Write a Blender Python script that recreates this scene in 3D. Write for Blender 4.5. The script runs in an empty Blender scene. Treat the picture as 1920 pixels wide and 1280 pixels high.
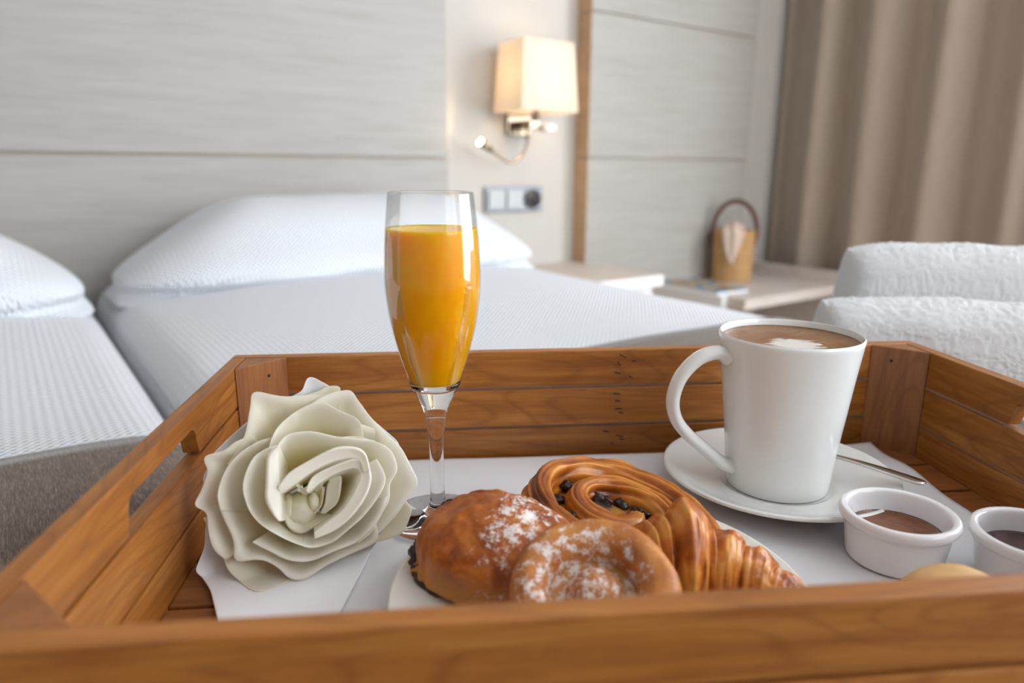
import bpy, bmesh, math, random
import numpy as np
from mathutils import Matrix, Vector
PI = math.pi
D = bpy.data
C = bpy.context.scene.collection
S = bpy.context.scene
random.seed(4)
rng = np.random.default_rng(7)

# ------------------------------------------------------------------ frame of reference
# room axes: X along the headboard wall, Y towards it, Z up (0 = floor). Bed tops lie at about 0.58.
ZO = 0.605                       # height of the tray's inside floor
CAM_YAW, CAM_PITCH, CAM_ROLL = math.radians(35.5), math.radians(13.716), math.radians(0.24)
TRAY_RZ = math.radians(5.874 - 35.5)

# ------------------------------------------------------------------ camera
cam_d = D.cameras.new('camera')
cam = D.objects.new('camera', cam_d)
C.objects.link(cam)
cam.matrix_world = (Matrix.Translation((0, 0, ZO + 0.235)) @ Matrix.Rotation(-CAM_YAW, 4, 'Z')
                    @ Matrix.Rotation(PI / 2 - CAM_PITCH, 4, 'X') @ Matrix.Rotation(CAM_ROLL, 4, 'Z'))
cam_d.sensor_width = 36
cam_d.lens = 24.93
cam_d.clip_start = 0.01
cam_d.dof.use_dof = True
cam_d.dof.focus_distance = 0.47
cam_d.dof.aperture_fstop = 4.5
S.camera = cam

# ------------------------------------------------------------------ sky, window daylight, exposure
w = D.worlds.new('sky')
S.world = w
w.use_nodes = True
w.node_tree.nodes['Background'].inputs[0].default_value = (0.86, 0.93, 1.0, 1)
w.node_tree.nodes['Background'].inputs[1].default_value = 6.0
# two windows: one in the right-hand wall, one in the wall opposite the headboard
WIN_X, WIN_Y0, WIN_Y1, WIN_Z0, WIN_Z1 = 2.78, -1.90, .55, .30, 2.42
FWN_Y, FWN_X0, FWN_X1, FWN_Z0 = -2.40, .50, 2.45, .95
def portal(name, w_, h_, mw):
    l = D.lights.new(name, 'AREA')
    l.shape = 'RECTANGLE'; l.size, l.size_y = w_, h_
    l.cycles.is_portal = True
    o = D.objects.new(name, l); C.objects.link(o); o.matrix_world = mw
portal('window_portal', WIN_Y1 - WIN_Y0, WIN_Z1 - WIN_Z0, Matrix.Translation((WIN_X + .1, (WIN_Y0 + WIN_Y1) / 2, (WIN_Z0 + WIN_Z1) / 2))
       @ Matrix.Rotation(PI / 2, 4, 'Z') @ Matrix.Rotation(PI / 2, 4, 'X'))
portal('window_portal', FWN_X1 - FWN_X0, WIN_Z1 - FWN_Z0, Matrix.Translation(((FWN_X0 + FWN_X1) / 2, FWN_Y - .1, (FWN_Z0 + WIN_Z1) / 2))
       @ Matrix.Rotation(PI / 2, 4, 'X'))
S.view_settings.view_transform = 'Standard'
S.view_settings.look = 'None'
S.view_settings.gamma = 1
S.view_settings.use_curve_mapping = False
S.view_settings.exposure = 0.52
S.cycles.use_adaptive_sampling = True
S.cycles.adaptive_threshold = .07
S.cycles.glossy_bounces = 3
S.cycles.max_bounces = 8
S.cycles.diffuse_bounces = 4
S.cycles.transmission_bounces = 7
S.cycles.transparent_max_bounces = 12
S.cycles.sample_clamp_indirect = 6

# ------------------------------------------------------------------ noise
def vnoise(p, scale=1.0, seed=0):
    p = np.asarray(p, float) * scale + seed * 17.31
    i = np.floor(p).astype(np.int64)
    f = p - i
    f = f * f * (3 - 2 * f)
    def hsh(a, b, c):
        n = (a * 73856093) ^ (b * 19349663) ^ (c * 83492791)
        n = (n ^ (n >> 13)) * 1274126177
        n = n & 0x7fffffff
        n = (n ^ (n >> 16)) & 0xffff
        return n / 32767.5 - 1.0
    r = 0
    for dx in (0, 1):
        wx = f[..., 0] if dx else 1 - f[..., 0]
        for dy in (0, 1):
            wy = f[..., 1] if dy else 1 - f[..., 1]
            for dz in (0, 1):
                wz = f[..., 2] if dz else 1 - f[..., 2]
                r = r + wx * wy * wz * hsh(i[..., 0] + dx, i[..., 1] + dy, i[..., 2] + dz)
    return r
def fbm(p, scale=1.0, octv=3, seed=0):
    r, a, s = 0, 1.0, scale
    for k in range(octv):
        r = r + a * vnoise(p, s, seed + k)
        a *= .5
        s *= 2.03
    return r
def sstep(a, b, x):
    t = np.clip((np.asarray(x, float) - a) / (b - a), 0, 1)
    return t * t * (3 - 2 * t)

# ------------------------------------------------------------------ objects
def mesh_obj(name, verts, faces, mat, parent=None, smooth=True, loc=None, rot=None):
    me = D.meshes.new(name)
    me.from_pydata([tuple(map(float, v)) for v in verts], [], [tuple(int(i) for i in f) for f in faces])
    me.validate()
    if smooth:
        me.polygons.foreach_set('use_smooth', [True] * len(me.polygons))
    me.update()
    return link(name, me, mat, parent, loc, rot)
def link(name, me, mat, parent=None, loc=None, rot=None):
    o = D.objects.new(name, me)
    C.objects.link(o)
    if mat is not None and not me.materials:
        me.materials.append(mat)
    if parent is not None:
        o.parent = parent
    if loc is not None:
        o.location = loc
    if rot is not None:
        o.rotation_euler = rot
    return o
def bm_obj(name, bm, mat, parent=None, smooth=False, loc=None, rot=None):
    me = D.meshes.new(name)
    bmesh.ops.recalc_face_normals(bm, faces=bm.faces)
    bm.to_mesh(me)
    bm.free()
    if smooth:
        me.polygons.foreach_set('use_smooth', [True] * len(me.polygons))
    return link(name, me, mat, parent, loc, rot)
def thing(name, label, cat, loc=(0, 0, 0), rz=0.0, group=None):
    o = D.objects.new(name, None)
    o.empty_display_size = .02
    C.objects.link(o)
    o.location = loc
    o.rotation_euler = (0, 0, rz)
    return tag(o, label, cat, group)
def tag(o, label=None, cat=None, group=None, kind=None):
    if label: o['label'] = label
    if cat: o['category'] = cat
    if group: o['group'] = group
    if kind: o['kind'] = kind
    return o
def struct(o, label=None, cat=None):
    o['kind'] = 'structure'
    if label: o['label'] = label
    if cat: o['category'] = cat
    return o
_ct, _st = math.cos(TRAY_RZ), math.sin(TRAY_RZ)
def T(x, y, z):                      # inside-the-tray coordinates -> room
    return (_ct * x - _st * y, _st * x + _ct * y, z + ZO)

def box_bm(sx, sy, sz, bev=0.0, seg=2, off=(0, 0, 0)):
    bm = bmesh.new()
    bmesh.ops.create_cube(bm, size=1.0)
    for v in bm.verts:
        v.co = Vector((v.co.x * sx + off[0], v.co.y * sy + off[1], v.co.z * sz + off[2]))
    if bev > 0:
        bmesh.ops.bevel(bm, geom=list(bm.edges), offset=bev, segments=seg, profile=.6, affect='EDGES')
    return bm
def box(name, lo, hi, mat, parent=None, bev=0.0, seg=2):
    c = [(a + b) / 2 for a, b in zip(lo, hi)]
    s = [b - a for a, b in zip(lo, hi)]
    return bm_obj(name, box_bm(*s, bev, seg), mat, parent, loc=c)
def prism(name, pts, z0, z1, mat, parent=None, bev=0.0, axis='Z', loc=None, rot=None):
    bm = bmesh.new()
    f = lambda p, z: (p[0], p[1], z) if axis == 'Z' else (p[0], z, p[1])
    a = [bm.verts.new(f(p, z0)) for p in pts]
    b = [bm.verts.new(f(p, z1)) for p in pts]
    n = len(pts)
    bm.faces.new(a); bm.faces.new(b)
    for i in range(n):
        bm.faces.new((a[i], a[(i + 1) % n], b[(i + 1) % n], b[i]))
    bmesh.ops.recalc_face_normals(bm, faces=bm.faces)
    if bev > 0:
        bmesh.ops.bevel(bm, geom=list(bm.edges), offset=bev, segments=2, profile=.6, affect='EDGES')
    return bm_obj(name, bm, mat, parent, loc=loc, rot=rot)
def lathe(name, prof, mat, parent=None, seg=72, loc=None, closed=False):
    V, F = [], []
    rings = []
    for r, z in prof:
        if r <= 1e-6:
            rings.append([len(V)]); V.append((0, 0, z))
        else:
            rings.append(list(range(len(V), len(V) + seg)))
            for k in range(seg):
                a = 2 * PI * k / seg
                V.append((r * math.cos(a), r * math.sin(a), z))
    n = len(rings)
    for i in range(n if closed else n - 1):
        A, B = rings[i], rings[(i + 1) % n]
        for k in range(seg):
            k2 = (k + 1) % seg
            if len(A) == 1 and len(B) == 1: continue
            if len(A) == 1: F.append((A[0], B[k2], B[k]))
            elif len(B) == 1: F.append((A[k], A[k2], B[0]))
            else: F.append((A[k], A[k2], B[k2], B[k]))
    o = mesh_obj(name, V, F, mat, parent, True, loc)
    fix_normals(o)
    return o
def fix_normals(o):
    bm = bmesh.new(); bm.from_mesh(o.data)
    bmesh.ops.recalc_face_normals(bm, faces=bm.faces)
    bm.to_mesh(o.data); bm.free()
def smooth_profile(pts, n=6):
    # Catmull-Rom through (r, z) points
    P = np.array(pts, float)
    out = []
    for i in range(len(P) - 1):
        p0, p1, p2, p3 = P[max(i - 1, 0)], P[i], P[i + 1], P[min(i + 2, len(P) - 1)]
        for k in range(n):
            t = k / n
            out.append(.5 * ((2 * p1) + (p2 - p0) * t + (2 * p0 - 5 * p1 + 4 * p2 - p3) * t * t + (3 * p1 - p0 - 3 * p2 + p3) * t ** 3))
    out.append(P[-1])
    return [tuple(q) if len(q) > 2 else (max(q[0], 0), q[1]) for q in out]
def _cr(P, n):
    for i in range(len(P) - 1):
        p0, p1, p2, p3 = P[max(i - 1, 0)], P[i], P[i + 1], P[min(i + 2, len(P) - 1)]
        for k in range(n):
            t = k / n
            yield .5 * ((2 * p1) + (p2 - p0) * t + (2 * p0 - 5 * p1 + 4 * p2 - p3) * t * t + (3 * p1 - p0 - 3 * p2 + p3) * t ** 3)
    yield P[-1]
def grid_faces(n, m, wrap=False):
    F = []
    for i in range(n - 1):
        for j in range(m if wrap else m - 1):
            j2 = (j + 1) % m
            F.append((i * m + j, i * m + j2, (i + 1) * m + j2, (i + 1) * m + j))
    return F
def grid_obj(name, P, mat, parent=None, wrap=False, caps=False, loc=None, rot=None, smooth=True):
    # P: (n, m, 3)
    n, m = P.shape[:2]
    V = P.reshape(-1, 3)
    F = grid_faces(n, m, wrap)
    if caps:
        F.append(tuple(range(m - 1, -1, -1)))
        F.append(tuple((n - 1) * m + j for j in range(m)))
    o = mesh_obj(name, V, F, mat, parent, smooth, loc, rot)
    return o
def frames(path):
    P = np.array(path, float)
    Tn = np.gradient(P, axis=0)
    Tn /= np.linalg.norm(Tn, axis=1)[:, None]
    ref = np.array([0, 0, 1.0]) if abs(Tn[0][2]) < .9 else np.array([1.0, 0, 0])
    N = []
    n = ref - Tn[0] * ref.dot(Tn[0]); n /= np.linalg.norm(n)
    for t in Tn:
        n = n - t * n.dot(t); n /= np.linalg.norm(n)
        N.append(n)
    N = np.array(N)
    return P, Tn, N, np.cross(Tn, N)
def tube(name, path, rad, mat, parent=None, seg=12, loc=None, sx=1.0, sy=1.0):
    P, Tn, N, B = frames(path)
    rad = np.broadcast_to(np.asarray(rad, float), (len(P),))
    a = np.arange(seg) * 2 * PI / seg
    ring = P[:, None] + rad[:, None, None] * (sx * np.cos(a)[None, :, None] * N[:, None] + sy * np.sin(a)[None, :, None] * B[:, None])
    o = grid_obj(name, ring, mat, parent, wrap=True, caps=True, loc=loc)
    fix_normals(o)
    return o
def solidify(o, t, off=0.0):
    m = o.modifiers.new('solid', 'SOLIDIFY'); m.thickness = t; m.offset = off
    return o
def subsurf(o, n=1):
    m = o.modifiers.new('sub', 'SUBSURF'); m.levels = n; m.render_levels = n
    return o

# ------------------------------------------------------------------ materials
class M:
    def __init__(s, name, col=(.8, .8, .8), rough=.5, **kw):
        s.m = D.materials.new(name)
        s.m.use_nodes = True
        s.nt = s.m.node_tree
        s.n = s.nt.nodes
        s.b = s.n['Principled BSDF']
        s.b.inputs['Base Color'].default_value = (*col, 1)
        s.b.inputs['Roughness'].default_value = rough
        for k, v in kw.items():
            s.b.inputs[k.replace('_', ' ')].default_value = v
    def node(s, typ, **kw):
        n = s.n.new(typ)
        for k, v in kw.items():
            if hasattr(n, k): setattr(n, k, v)
            else: n.inputs[k].default_value = v
        return n
    def link(s, a, b):
        s.nt.links.new(a, b)
    def coord(s, scale=(1, 1, 1), kind='Object', rot=(0, 0, 0), rand=0.0):
        tc = s.node('ShaderNodeTexCoord')
        mp = s.node('ShaderNodeMapping')
        mp.inputs['Scale'].default_value = scale
        mp.inputs['Rotation'].default_value = rot
        src = tc.outputs[kind]
        if rand:
            oi = s.node('ShaderNodeObjectInfo')
            ml = s.node('ShaderNodeVectorMath', operation='SCALE')
            cb = s.node('ShaderNodeCombineXYZ')
            for k in range(3): s.link(oi.outputs['Random'], cb.inputs[k])
            s.link(cb.outputs[0], ml.inputs[0]); ml.inputs['Scale'].default_value = rand
            ad = s.node('ShaderNodeVectorMath', operation='ADD')
            s.link(src, ad.inputs[0]); s.link(ml.outputs[0], ad.inputs[1])
            src = ad.outputs[0]
        s.link(src, mp.inputs['Vector'])
        return mp.outputs[0]
    def noise(s, vec, scale=5, detail=4, rough=.5, dist=0.0):
        n = s.node('ShaderNodeTexNoise')
        n.inputs['Scale'].default_value = scale; n.inputs['Detail'].default_value = detail
        n.inputs['Roughness'].default_value = rough; n.inputs['Distortion'].default_value = dist
        if vec is not None: s.link(vec, n.inputs['Vector'])
        return n.outputs[0]
    def ramp(s, fac, stops):
        r = s.node('ShaderNodeValToRGB')
        e = r.color_ramp.elements
        while len(e) < len(stops): e.new(.5)
        for el, (p, c) in zip(e, stops):
            el.position = p
            el.color = (c[0], c[1], c[2], 1) if isinstance(c, (tuple, list)) else (c, c, c, 1)
        s.link(fac, r.inputs[0])
        return r.outputs[0]
    def math(s, op, a, b=None, clamp=False):
        n = s.node('ShaderNodeMath', operation=op); n.use_clamp = clamp
        for i, x in enumerate((a, b)):
            if x is None: continue
            if isinstance(x, (int, float)): n.inputs[i].default_value = x
            else: s.link(x, n.inputs[i])
        return n.outputs[0]
    def mix(s, fac, a, b, typ='MIX'):
        n = s.node('ShaderNodeMix', data_type='RGBA', blend_type=typ)
        for i, x in ((0, fac), (6, a), (7, b)):
            if isinstance(x, (int, float)): n.inputs[i].default_value = x
            elif isinstance(x, tuple): n.inputs[i].default_value = (*x, 1)
            else: s.link(x, n.inputs[i])
        return n.outputs[2]
    def color(s, out): s.link(out, s.b.inputs['Base Color']); return s
    def bump(s, h, strength=.5, dist=.001):
        n = s.node('ShaderNodeBump')
        n.inputs['Strength'].default_value = strength; n.inputs['Distance'].default_value = dist
        s.link(h, n.inputs['Height'])
        s.link(n.outputs[0], s.b.inputs['Normal'])
        return s
    def sep(s, vec):
        n = s.node('ShaderNodeSeparateXYZ'); s.link(vec, n.inputs[0]); return n.outputs

def wood_mat(name, dark, mid, light, rough=.42):
    m = M(name, mid, rough)
    v = m.coord((1.0, 12, 12), rand=9.0)
    n1 = m.noise(v, 9, 5, .55, .6)
    v2 = m.coord((2.2, 70, 70), rand=9.0)
    n2 = m.noise(v2, 10, 3, .6)
    f = m.math('ADD', m.math('MULTIPLY', n1, .65), m.math('MULTIPLY', n2, .35))
    c = m.ramp(f, [(.30, dark), (.5, mid), (.68, light)])
    # short dark flecks of the beech
    v3 = m.coord((14, 130, 130), rand=5.0)
    fl = m.ramp(m.noise(v3, 9, 2, .5), [(.62, 0.0), (.72, 1.0)])
    # growth rings cut by the board: thin nested contour lines
    ring = m.noise(m.coord((.9, 6, 6), rand=7.0), 3.2, 1, .4, .3)
    rl = m.math('FRACT', m.math('MULTIPLY', ring, 22.0))
    rl = m.ramp(rl, [(.0, 1.0), (.18, .0), (.82, 0.0), (1.0, 1.0)])
    c = m.mix(m.math('MULTIPLY', rl, .42), c, tuple(x * .8 for x in dark))
    oi = m.node('ShaderNodeObjectInfo')
    tone = m.ramp(oi.outputs['Random'], [(0, (.82, .80, .78)), (1, (1.1, 1.08, 1.05))])
    c = m.mix(m.math('MULTIPLY', fl, .35), c, tuple(x * .55 for x in dark))
    c = m.mix(1.0, c, tone, 'MULTIPLY')
    m.color(c)
    m.bump(f, .25, .0006)
    return m.m
WOOD = wood_mat('beech', (.225, .070, .010), (.365, .130, .021), (.47, .200, .044))
WOOD_D = wood_mat('beech_post', (.20, .066, .016), (.30, .108, .028), (.38, .155, .045))

def sheer_wood(name, a, b, c_):
    m = M(name, b, .5)
    v = m.coord((.55, 3, 7), rand=3)
    n1 = m.noise(v, 5, 6, .6, 1.2)
    v2 = m.coord((1.2, 8, 60), rand=3)
    n2 = m.noise(v2, 4, 3, .6)
    f = m.math('ADD', m.math('MULTIPLY', n1, .6), m.math('MULTIPLY', n2, .4))
    m.color(m.ramp(f, [(.3, a), (.5, b), (.7, c_)]))
    m.bump(f, .1, .001)
    return m.m
PANEL = sheer_wood('pale_oak_panel', (.345, .308, .268), (.39, .362, .328), (.43, .408, .378))
PANEL_EDGE = sheer_wood('oak_edge', (.42, .27, .15), (.50, .33, .19), (.56, .39, .24))
GROOVE = sheer_wood('oak_groove', (.36, .29, .22), (.42, .34, .27), (.48, .40, .33))
DESK = sheer_wood('pale_oak_desk', (.50, .42, .36), (.60, .52, .46), (.66, .59, .53))

def paint(name, col, rough=.6, nscale=60, bs=.08):
    m = M(name, col, rough)
    m.bump(m.noise(m.coord(), nscale, 4, .6), bs, .002)
    return m.m
WALL = paint('wall_paint', (.53, .495, .45))
WALL_W = paint('white_wall', (.60, .58, .56))
CEIL = paint('ceiling_paint', (.82, .81, .80))
WHITE_LAC = paint('white_lacquer', (.80, .78, .76), .35, 20, .02)
def floor_mat():
    m = M('floor_boards', (.4, .3, .2), .4)
    n = m.noise(m.coord((1, 8, 1)), 4, 5, .6)
    m.color(m.ramp(n, [(.3, (.24, .16, .10)), (.7, (.40, .29, .19))]))
    return m.m
FLOOR = floor_mat()

def waffle_mat(name, col, period=.0095):
    m = M(name, col, .85, Sheen_Weight=.15)
    x, y, z = m.sep(m.coord())
    k = 2 * PI / period
    sx = m.math('SINE', m.math('MULTIPLY', x, k))
    sy = m.math('SINE', m.math('MULTIPLY', m.math('ADD', y, m.math('MULTIPLY', z, .7)), k))
    w_ = m.math('MULTIPLY', sx, sy)
    h = m.math('ADD', w_, m.math('MULTIPLY', sx, .25))
    h = m.math('ADD', h, m.math('MULTIPLY', m.noise(m.coord(), 900, 2), .3))
    m.bump(h, 1.0, .0021)
    return m.m
SPREAD = waffle_mat('white_waffle_cotton', (.90, .91, .94))
def runner_mat():
    m = M('brown_ribbed_cloth', (.2, .15, .12), .8, Sheen_Weight=.30, Sheen_Roughness=.35)
    v = m.coord((1100, 90, 1))
    n = m.noise(v, 1.0, 3, .6)
    m.color(m.ramp(n, [(.32, (.085, .056, .038)), (.52, (.155, .110, .080)), (.72, (.28, .215, .165))]))
    m.bump(n, .5, .0006)
    return m.m
RUNNER = runner_mat()
def terry_mat():
    m = M('white_terry', (.86, .86, .86), .95, Sheen_Weight=.4)
    n = m.noise(m.coord(), 650, 4, .7)
    n2 = m.noise(m.coord(), 1700, 2, .6)
    m.bump(m.math('ADD', n, m.math('MULTIPLY', n2, .5)), .8, .0022)
    return m.m
TERRY = terry_mat()
def curtain_mat():
    m = M('taupe_curtain', (.36, .28, .21), .62, Sheen_Weight=.3)
    n = m.noise(m.coord((300, 300, 6)), 2, 3, .6)
    m.color(m.ramp(n, [(.3, (.33, .255, .19)), (.7, (.41, .325, .25))]))
    m.bump(n, .12, .001)
    return m.m
CURTAIN = curtain_mat()
def china(name, col=(.82, .83, .81)):
    m = M(name, col, .12, Specular_IOR_Level=.5, Coat_Weight=.3, Coat_Roughness=.04)
    m.bump(m.noise(m.coord(), 40, 2), .02, .001)
    return m.m
CHINA = china('white_china')
CHINA_P = china('cream_china', (.80, .78, .73))
MELAMINE = china('white_ramekin', (.84, .83, .84))
def metal(name, col, rough):
    m = M(name, col, rough, Metallic=1.0)
    m.bump(m.noise(m.coord((1, 1, 30)), 30, 2), .03, .001)
    return m.m
CHROME = metal('chrome', (.33, .26, .19), .16)
STEEL = metal('spoon_steel', (.60, .58, .55), .16)
BRUSHED = metal('brushed_silver', (.24, .25, .26), .5)
DARKM = metal('dark_staple', (.05, .045, .04), .5)
def glass_mat():
    m = M('clear_glass', (1, 1, 1), .0, IOR=1.47, Transmission_Weight=1.0)
    return m.m
GLASS = glass_mat()
def thin_glass_mat():
    # wall of the bowl, too thin to bend light: clear with a mirror-like sheen that grows towards its edges
    m = M('thin_clear_glass')
    fr = m.node('ShaderNodeFresnel'); fr.inputs[0].default_value = 1.42
    gl = m.node('ShaderNodeBsdfGlossy'); gl.inputs['Roughness'].default_value = .01
    tp = m.node('ShaderNodeBsdfTransparent'); tp.inputs[0].default_value = (.985, .985, .98, 1)
    mx = m.node('ShaderNodeMixShader')
    m.link(m.math('MULTIPLY', fr.outputs[0], .38), mx.inputs[0]); m.link(tp.outputs[0], mx.inputs[1]); m.link(gl.outputs[0], mx.inputs[2])
    m.link(mx.outputs[0], m.n['Material Output'].inputs[0])
    return m.m
GLASS_THIN = thin_glass_mat()
def juice_mat():
    m = M('orange_juice', (.98, .42, .01), .25, Subsurface_Weight=1.0, Subsurface_Scale=.02, IOR=1.33)
    m.b.inputs['Subsurface Radius'].default_value = (1.0, .55, .06)
    n = m.noise(m.coord((60, 60, 18)), 1.2, 3, .6)
    m.color(m.ramp(n, [(.3, (1.0, .40, .001)), (.7, (1.0, .52, .002))]))
    return m.m
JUICE = juice_mat()
def linen_mat(name, col):
    m = M(name, col, .85, Sheen_Weight=.1)
    n = m.noise(m.coord(), 900, 2, .6)
    m.bump(n, .15, .0004)
    return m.m
LINEN = linen_mat('white_liner', (.78, .78, .80))
NAPKIN = linen_mat('white_paper_napkin', (.86, .86, .88))
CLOTH_P = linen_mat('blush_cloth', (.66, .50, .40))
def petal_mat():
    m = M('ivory_petal', (.86, .85, .72), .5, Sheen_Weight=.1)
    # local z of the petal object runs along the flower's axis: greenish yellow deep in the cup
    x, y, z = m.sep(m.coord())
    r = m.math('SQRT', m.math('ADD', m.math('MULTIPLY', x, x), m.math('MULTIPLY', y, y)))
    d = m.math('ADD', z, m.math('MULTIPLY', r, .45))
    n = m.noise(m.coord((1, 1, .4)), 120, 3, .6)
    d = m.math('ADD', d, m.math('MULTIPLY', m.math('SUBTRACT', n, .5), .006))
    mp = m.node('ShaderNodeMapRange'); m.link(d, mp.inputs[0])
    mp.inputs[1].default_value = -.033; mp.inputs[2].default_value = .016
    c = m.ramp(mp.outputs[0], [(0.0, (.95, .74, .22)), (.35, (.955, .86, .50)), (.7, (.97, .925, .78)), (1.0, (.975, .945, .86))])
    m.color(c)
    m.bump(n, .18, .0012)
    tr = m.node('ShaderNodeBsdfTranslucent'); m.link(c, tr.inputs[0])
    mx = m.node('ShaderNodeMixShader'); mx.inputs[0].default_value = .45
    out = m.n['Material Output']
    m.link(m.b.outputs[0], mx.inputs[1]); m.link(tr.outputs[0], mx.inputs[2]); m.link(mx.outputs[0], out.inputs[0])
    return m.m
PETAL = petal_mat()

def crust_mat(name, dark, mid, light, sugar=None, lowz=None, streak=(1, 1, 1), scale=60, gloss=.38, sugar_scale=330, layer=0.0):
    m = M(name, mid, gloss, Specular_IOR_Level=.45)
    v = m.coord(streak)
    n = m.noise(v, scale, 5, .6, .5)
    n2 = m.noise(m.coord(), scale * 6, 3, .6)
    f = m.math('ADD', m.math('MULTIPLY', n, .8), m.math('MULTIPLY', n2, .2))
    if layer:
        at = m.node('ShaderNodeAttribute', attribute_name='layer')
        f = m.math('ADD', m.math('MULTIPLY', f, 1 - layer), m.math('MULTIPLY', at.outputs['Fac'], layer))
    c = m.ramp(f, [(.32, dark), (.50, mid), (.68, light)])
    x, y, z = m.sep(m.coord())
    if lowz:
        mr = m.node('ShaderNodeMapRange'); m.link(m.math('ADD', z, m.math('MULTIPLY', n, .008)), mr.inputs[0])
        mr.inputs[1].default_value = lowz[1]; mr.inputs[2].default_value = lowz[0]
        c = m.mix(mr.outputs[0], c, lowz[2])
    if sugar:
        # sugar = (centre x, centre y, radius x, radius y, amount) in the pastry's own frame
        cx, cy, rx, ry, am = sugar
        dx = m.math('DIVIDE', m.math('SUBTRACT', x, cx), rx); dy = m.math('DIVIDE', m.math('SUBTRACT', y, cy), ry)
        d = m.math('SQRT', m.math('ADD', m.math('MULTIPLY', dx, dx), m.math('MULTIPLY', dy, dy)))
        reg = m.ramp(d, [(.35, 1.0), (1.0, 0.0)])
        a = m.noise(m.coord(), sugar_scale * .35, 3, .65)
        b = m.noise(m.coord(), sugar_scale * 1.9, 4, .75)
        q = m.math('ADD', m.math('ADD', m.math('MULTIPLY', a, .62), m.math('MULTIPLY', b, .38)), m.math('MULTIPLY', m.math('SUBTRACT', reg, 1.0), .3))
        mask = m.ramp(q, [(.53 - am, 0.0), (.62 - am, 1.0)])
        g = m.node('ShaderNodeNewGeometry')
        mask = m.math('MULTIPLY', mask, .88)
        c = m.mix(mask, c, (.85, .80, .76))
        rr = m.math('ADD', m.math('MULTIPLY', mask, .5), gloss, True)
        m.link(rr, m.b.inputs['Roughness'])
        f = m.math('ADD', f, m.math('MULTIPLY', mask, .35))
    m.color(c)
    m.bump(f, .35, .0012)
    return m.m
CR_ROLL = crust_mat('glazed_roll_crust', (.19, .038, .003), (.38, .092, .007), (.56, .18, .018),
                    sugar=(.010, .002, .034, .070, .052), lowz=(.006, .030, (.64, .30, .06)), scale=55, sugar_scale=520)
CR_SWIRL = crust_mat('swirl_crust', (.13, .025, .003), (.38, .098, .008), (.62, .235, .028), scale=60, gloss=.30, layer=.55)
CR_COIL = crust_mat('coil_crust', (.30, .085, .014), (.47, .16, .03), (.60, .25, .06),
                    sugar=(-.008, .0, .080, .080, .045), lowz=(-.006, .012, (.68, .42, .18)), scale=50, gloss=.5, sugar_scale=420)
CR_CROI = crust_mat('croissant_crust', (.26, .055, .005), (.49, .140, .015), (.67, .285, .055), scale=70, gloss=.30, streak=(.4, 2, 2), layer=.5)
CR_BUN = crust_mat('bun_crust', (.55, .29, .10), (.66, .38, .15), (.72, .46, .21), scale=30, gloss=.5)
CREAM = crust_mat('pastry_cream', (.26, .10, .015), (.40, .18, .03), (.54, .30, .07), scale=90, gloss=.35)
def lump(name, a, b, rough):
    m = M(name, a, rough)
    n = m.noise(m.coord(), 240, 4, .6)
    m.color(m.ramp(n, [(.3, a), (.7, b)])); m.bump(n, .6, .0012)
    return m.m
CHOC = lump('chocolate', (.012, .006, .004), (.035, .017, .010), .4)
RAISIN = lump('raisin_skin', (.012, .006, .005), (.04, .018, .012), .35)
def jam_mat(name, col):
    m = M(name, col, .06, Coat_Weight=.4)
    n = m.noise(m.coord(), 160, 3)
    m.color(m.ramp(n, [(.3, tuple(c * .75 for c in col)), (.7, tuple(min(1, c * 1.2) for c in col))]))
    m.bump(n, .05, .001)
    return m.m
JAM_A = jam_mat('apricot_jam', (.19, .050, .007))
JAM_B = jam_mat('berry_jam', (.055, .010, .008))
def coffee_mat():
    m = M('coffee_crema', (.4, .2, .08), .32)
    n = m.noise(m.coord(), 95, 5, .65, 1.0)
    fine = m.noise(m.coord(), 620, 2, .6)
    x, y, z = m.sep(m.coord())
    r = m.math('SQRT', m.math('ADD', m.math('MULTIPLY', x, x), m.math('MULTIPLY', y, y)))
    c = m.ramp(n, [(.3, (.19, .080, .028)), (.5, (.27, .125, .048)), (.72, (.36, .19, .085))])
    edge = m.ramp(m.math('ADD', r, m.math('MULTIPLY', m.math('SUBTRACT', n, .5), .016)), [(.041, 0.0), (.0465, 1.0)])
    bub = m.ramp(fine, [(.4, (.11, .036, .011)), (.6, (.40, .21, .10))])
    c = m.mix(m.math('MULTIPLY', edge, .75), c, bub)
    # poured milk: a soft streaky patch
    w_ = m.noise(m.coord((1.0, 2.6, 1), rot=(0, 0, .35)), 70, 4, .6, .8)
    dx = m.math('DIVIDE', m.math('SUBTRACT', x, -.002), .0215); dy = m.math('DIVIDE', m.math('SUBTRACT', y, -.012), .0200)
    dd_ = m.math('SQRT', m.math('ADD', m.math('MULTIPLY', dx, dx), m.math('MULTIPLY', dy, dy)))
    dd_ = m.math('ADD', dd_, m.math('MULTIPLY', m.math('SUBTRACT', w_, .5), 1.5))
    fo_ = m.ramp(dd_, [(.62, 1.0), (.92, 0.0)])
    c = m.mix(m.math('MULTIPLY', fo_, .92), c, (.84, .79, .73))
    m.color(c); m.bump(m.math('ADD', n, m.math('MULTIPLY', fine, .6)), .25, .0008)
    return m.m
COFFEE = coffee_mat()
def wicker_mat():
    m = M('straw_wicker', (.5, .3, .13), .7)
    n = m.noise(m.coord((1, 1, 3)), 60, 3)
    m.color(m.ramp(n, [(.3, (.42, .23, .085)), (.7, (.60, .37, .16))]))
    return m.m
WICKER = wicker_mat()
LEATHER = lump('brown_leather', (.075, .026, .014), (.13, .05, .028), .75)
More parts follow.
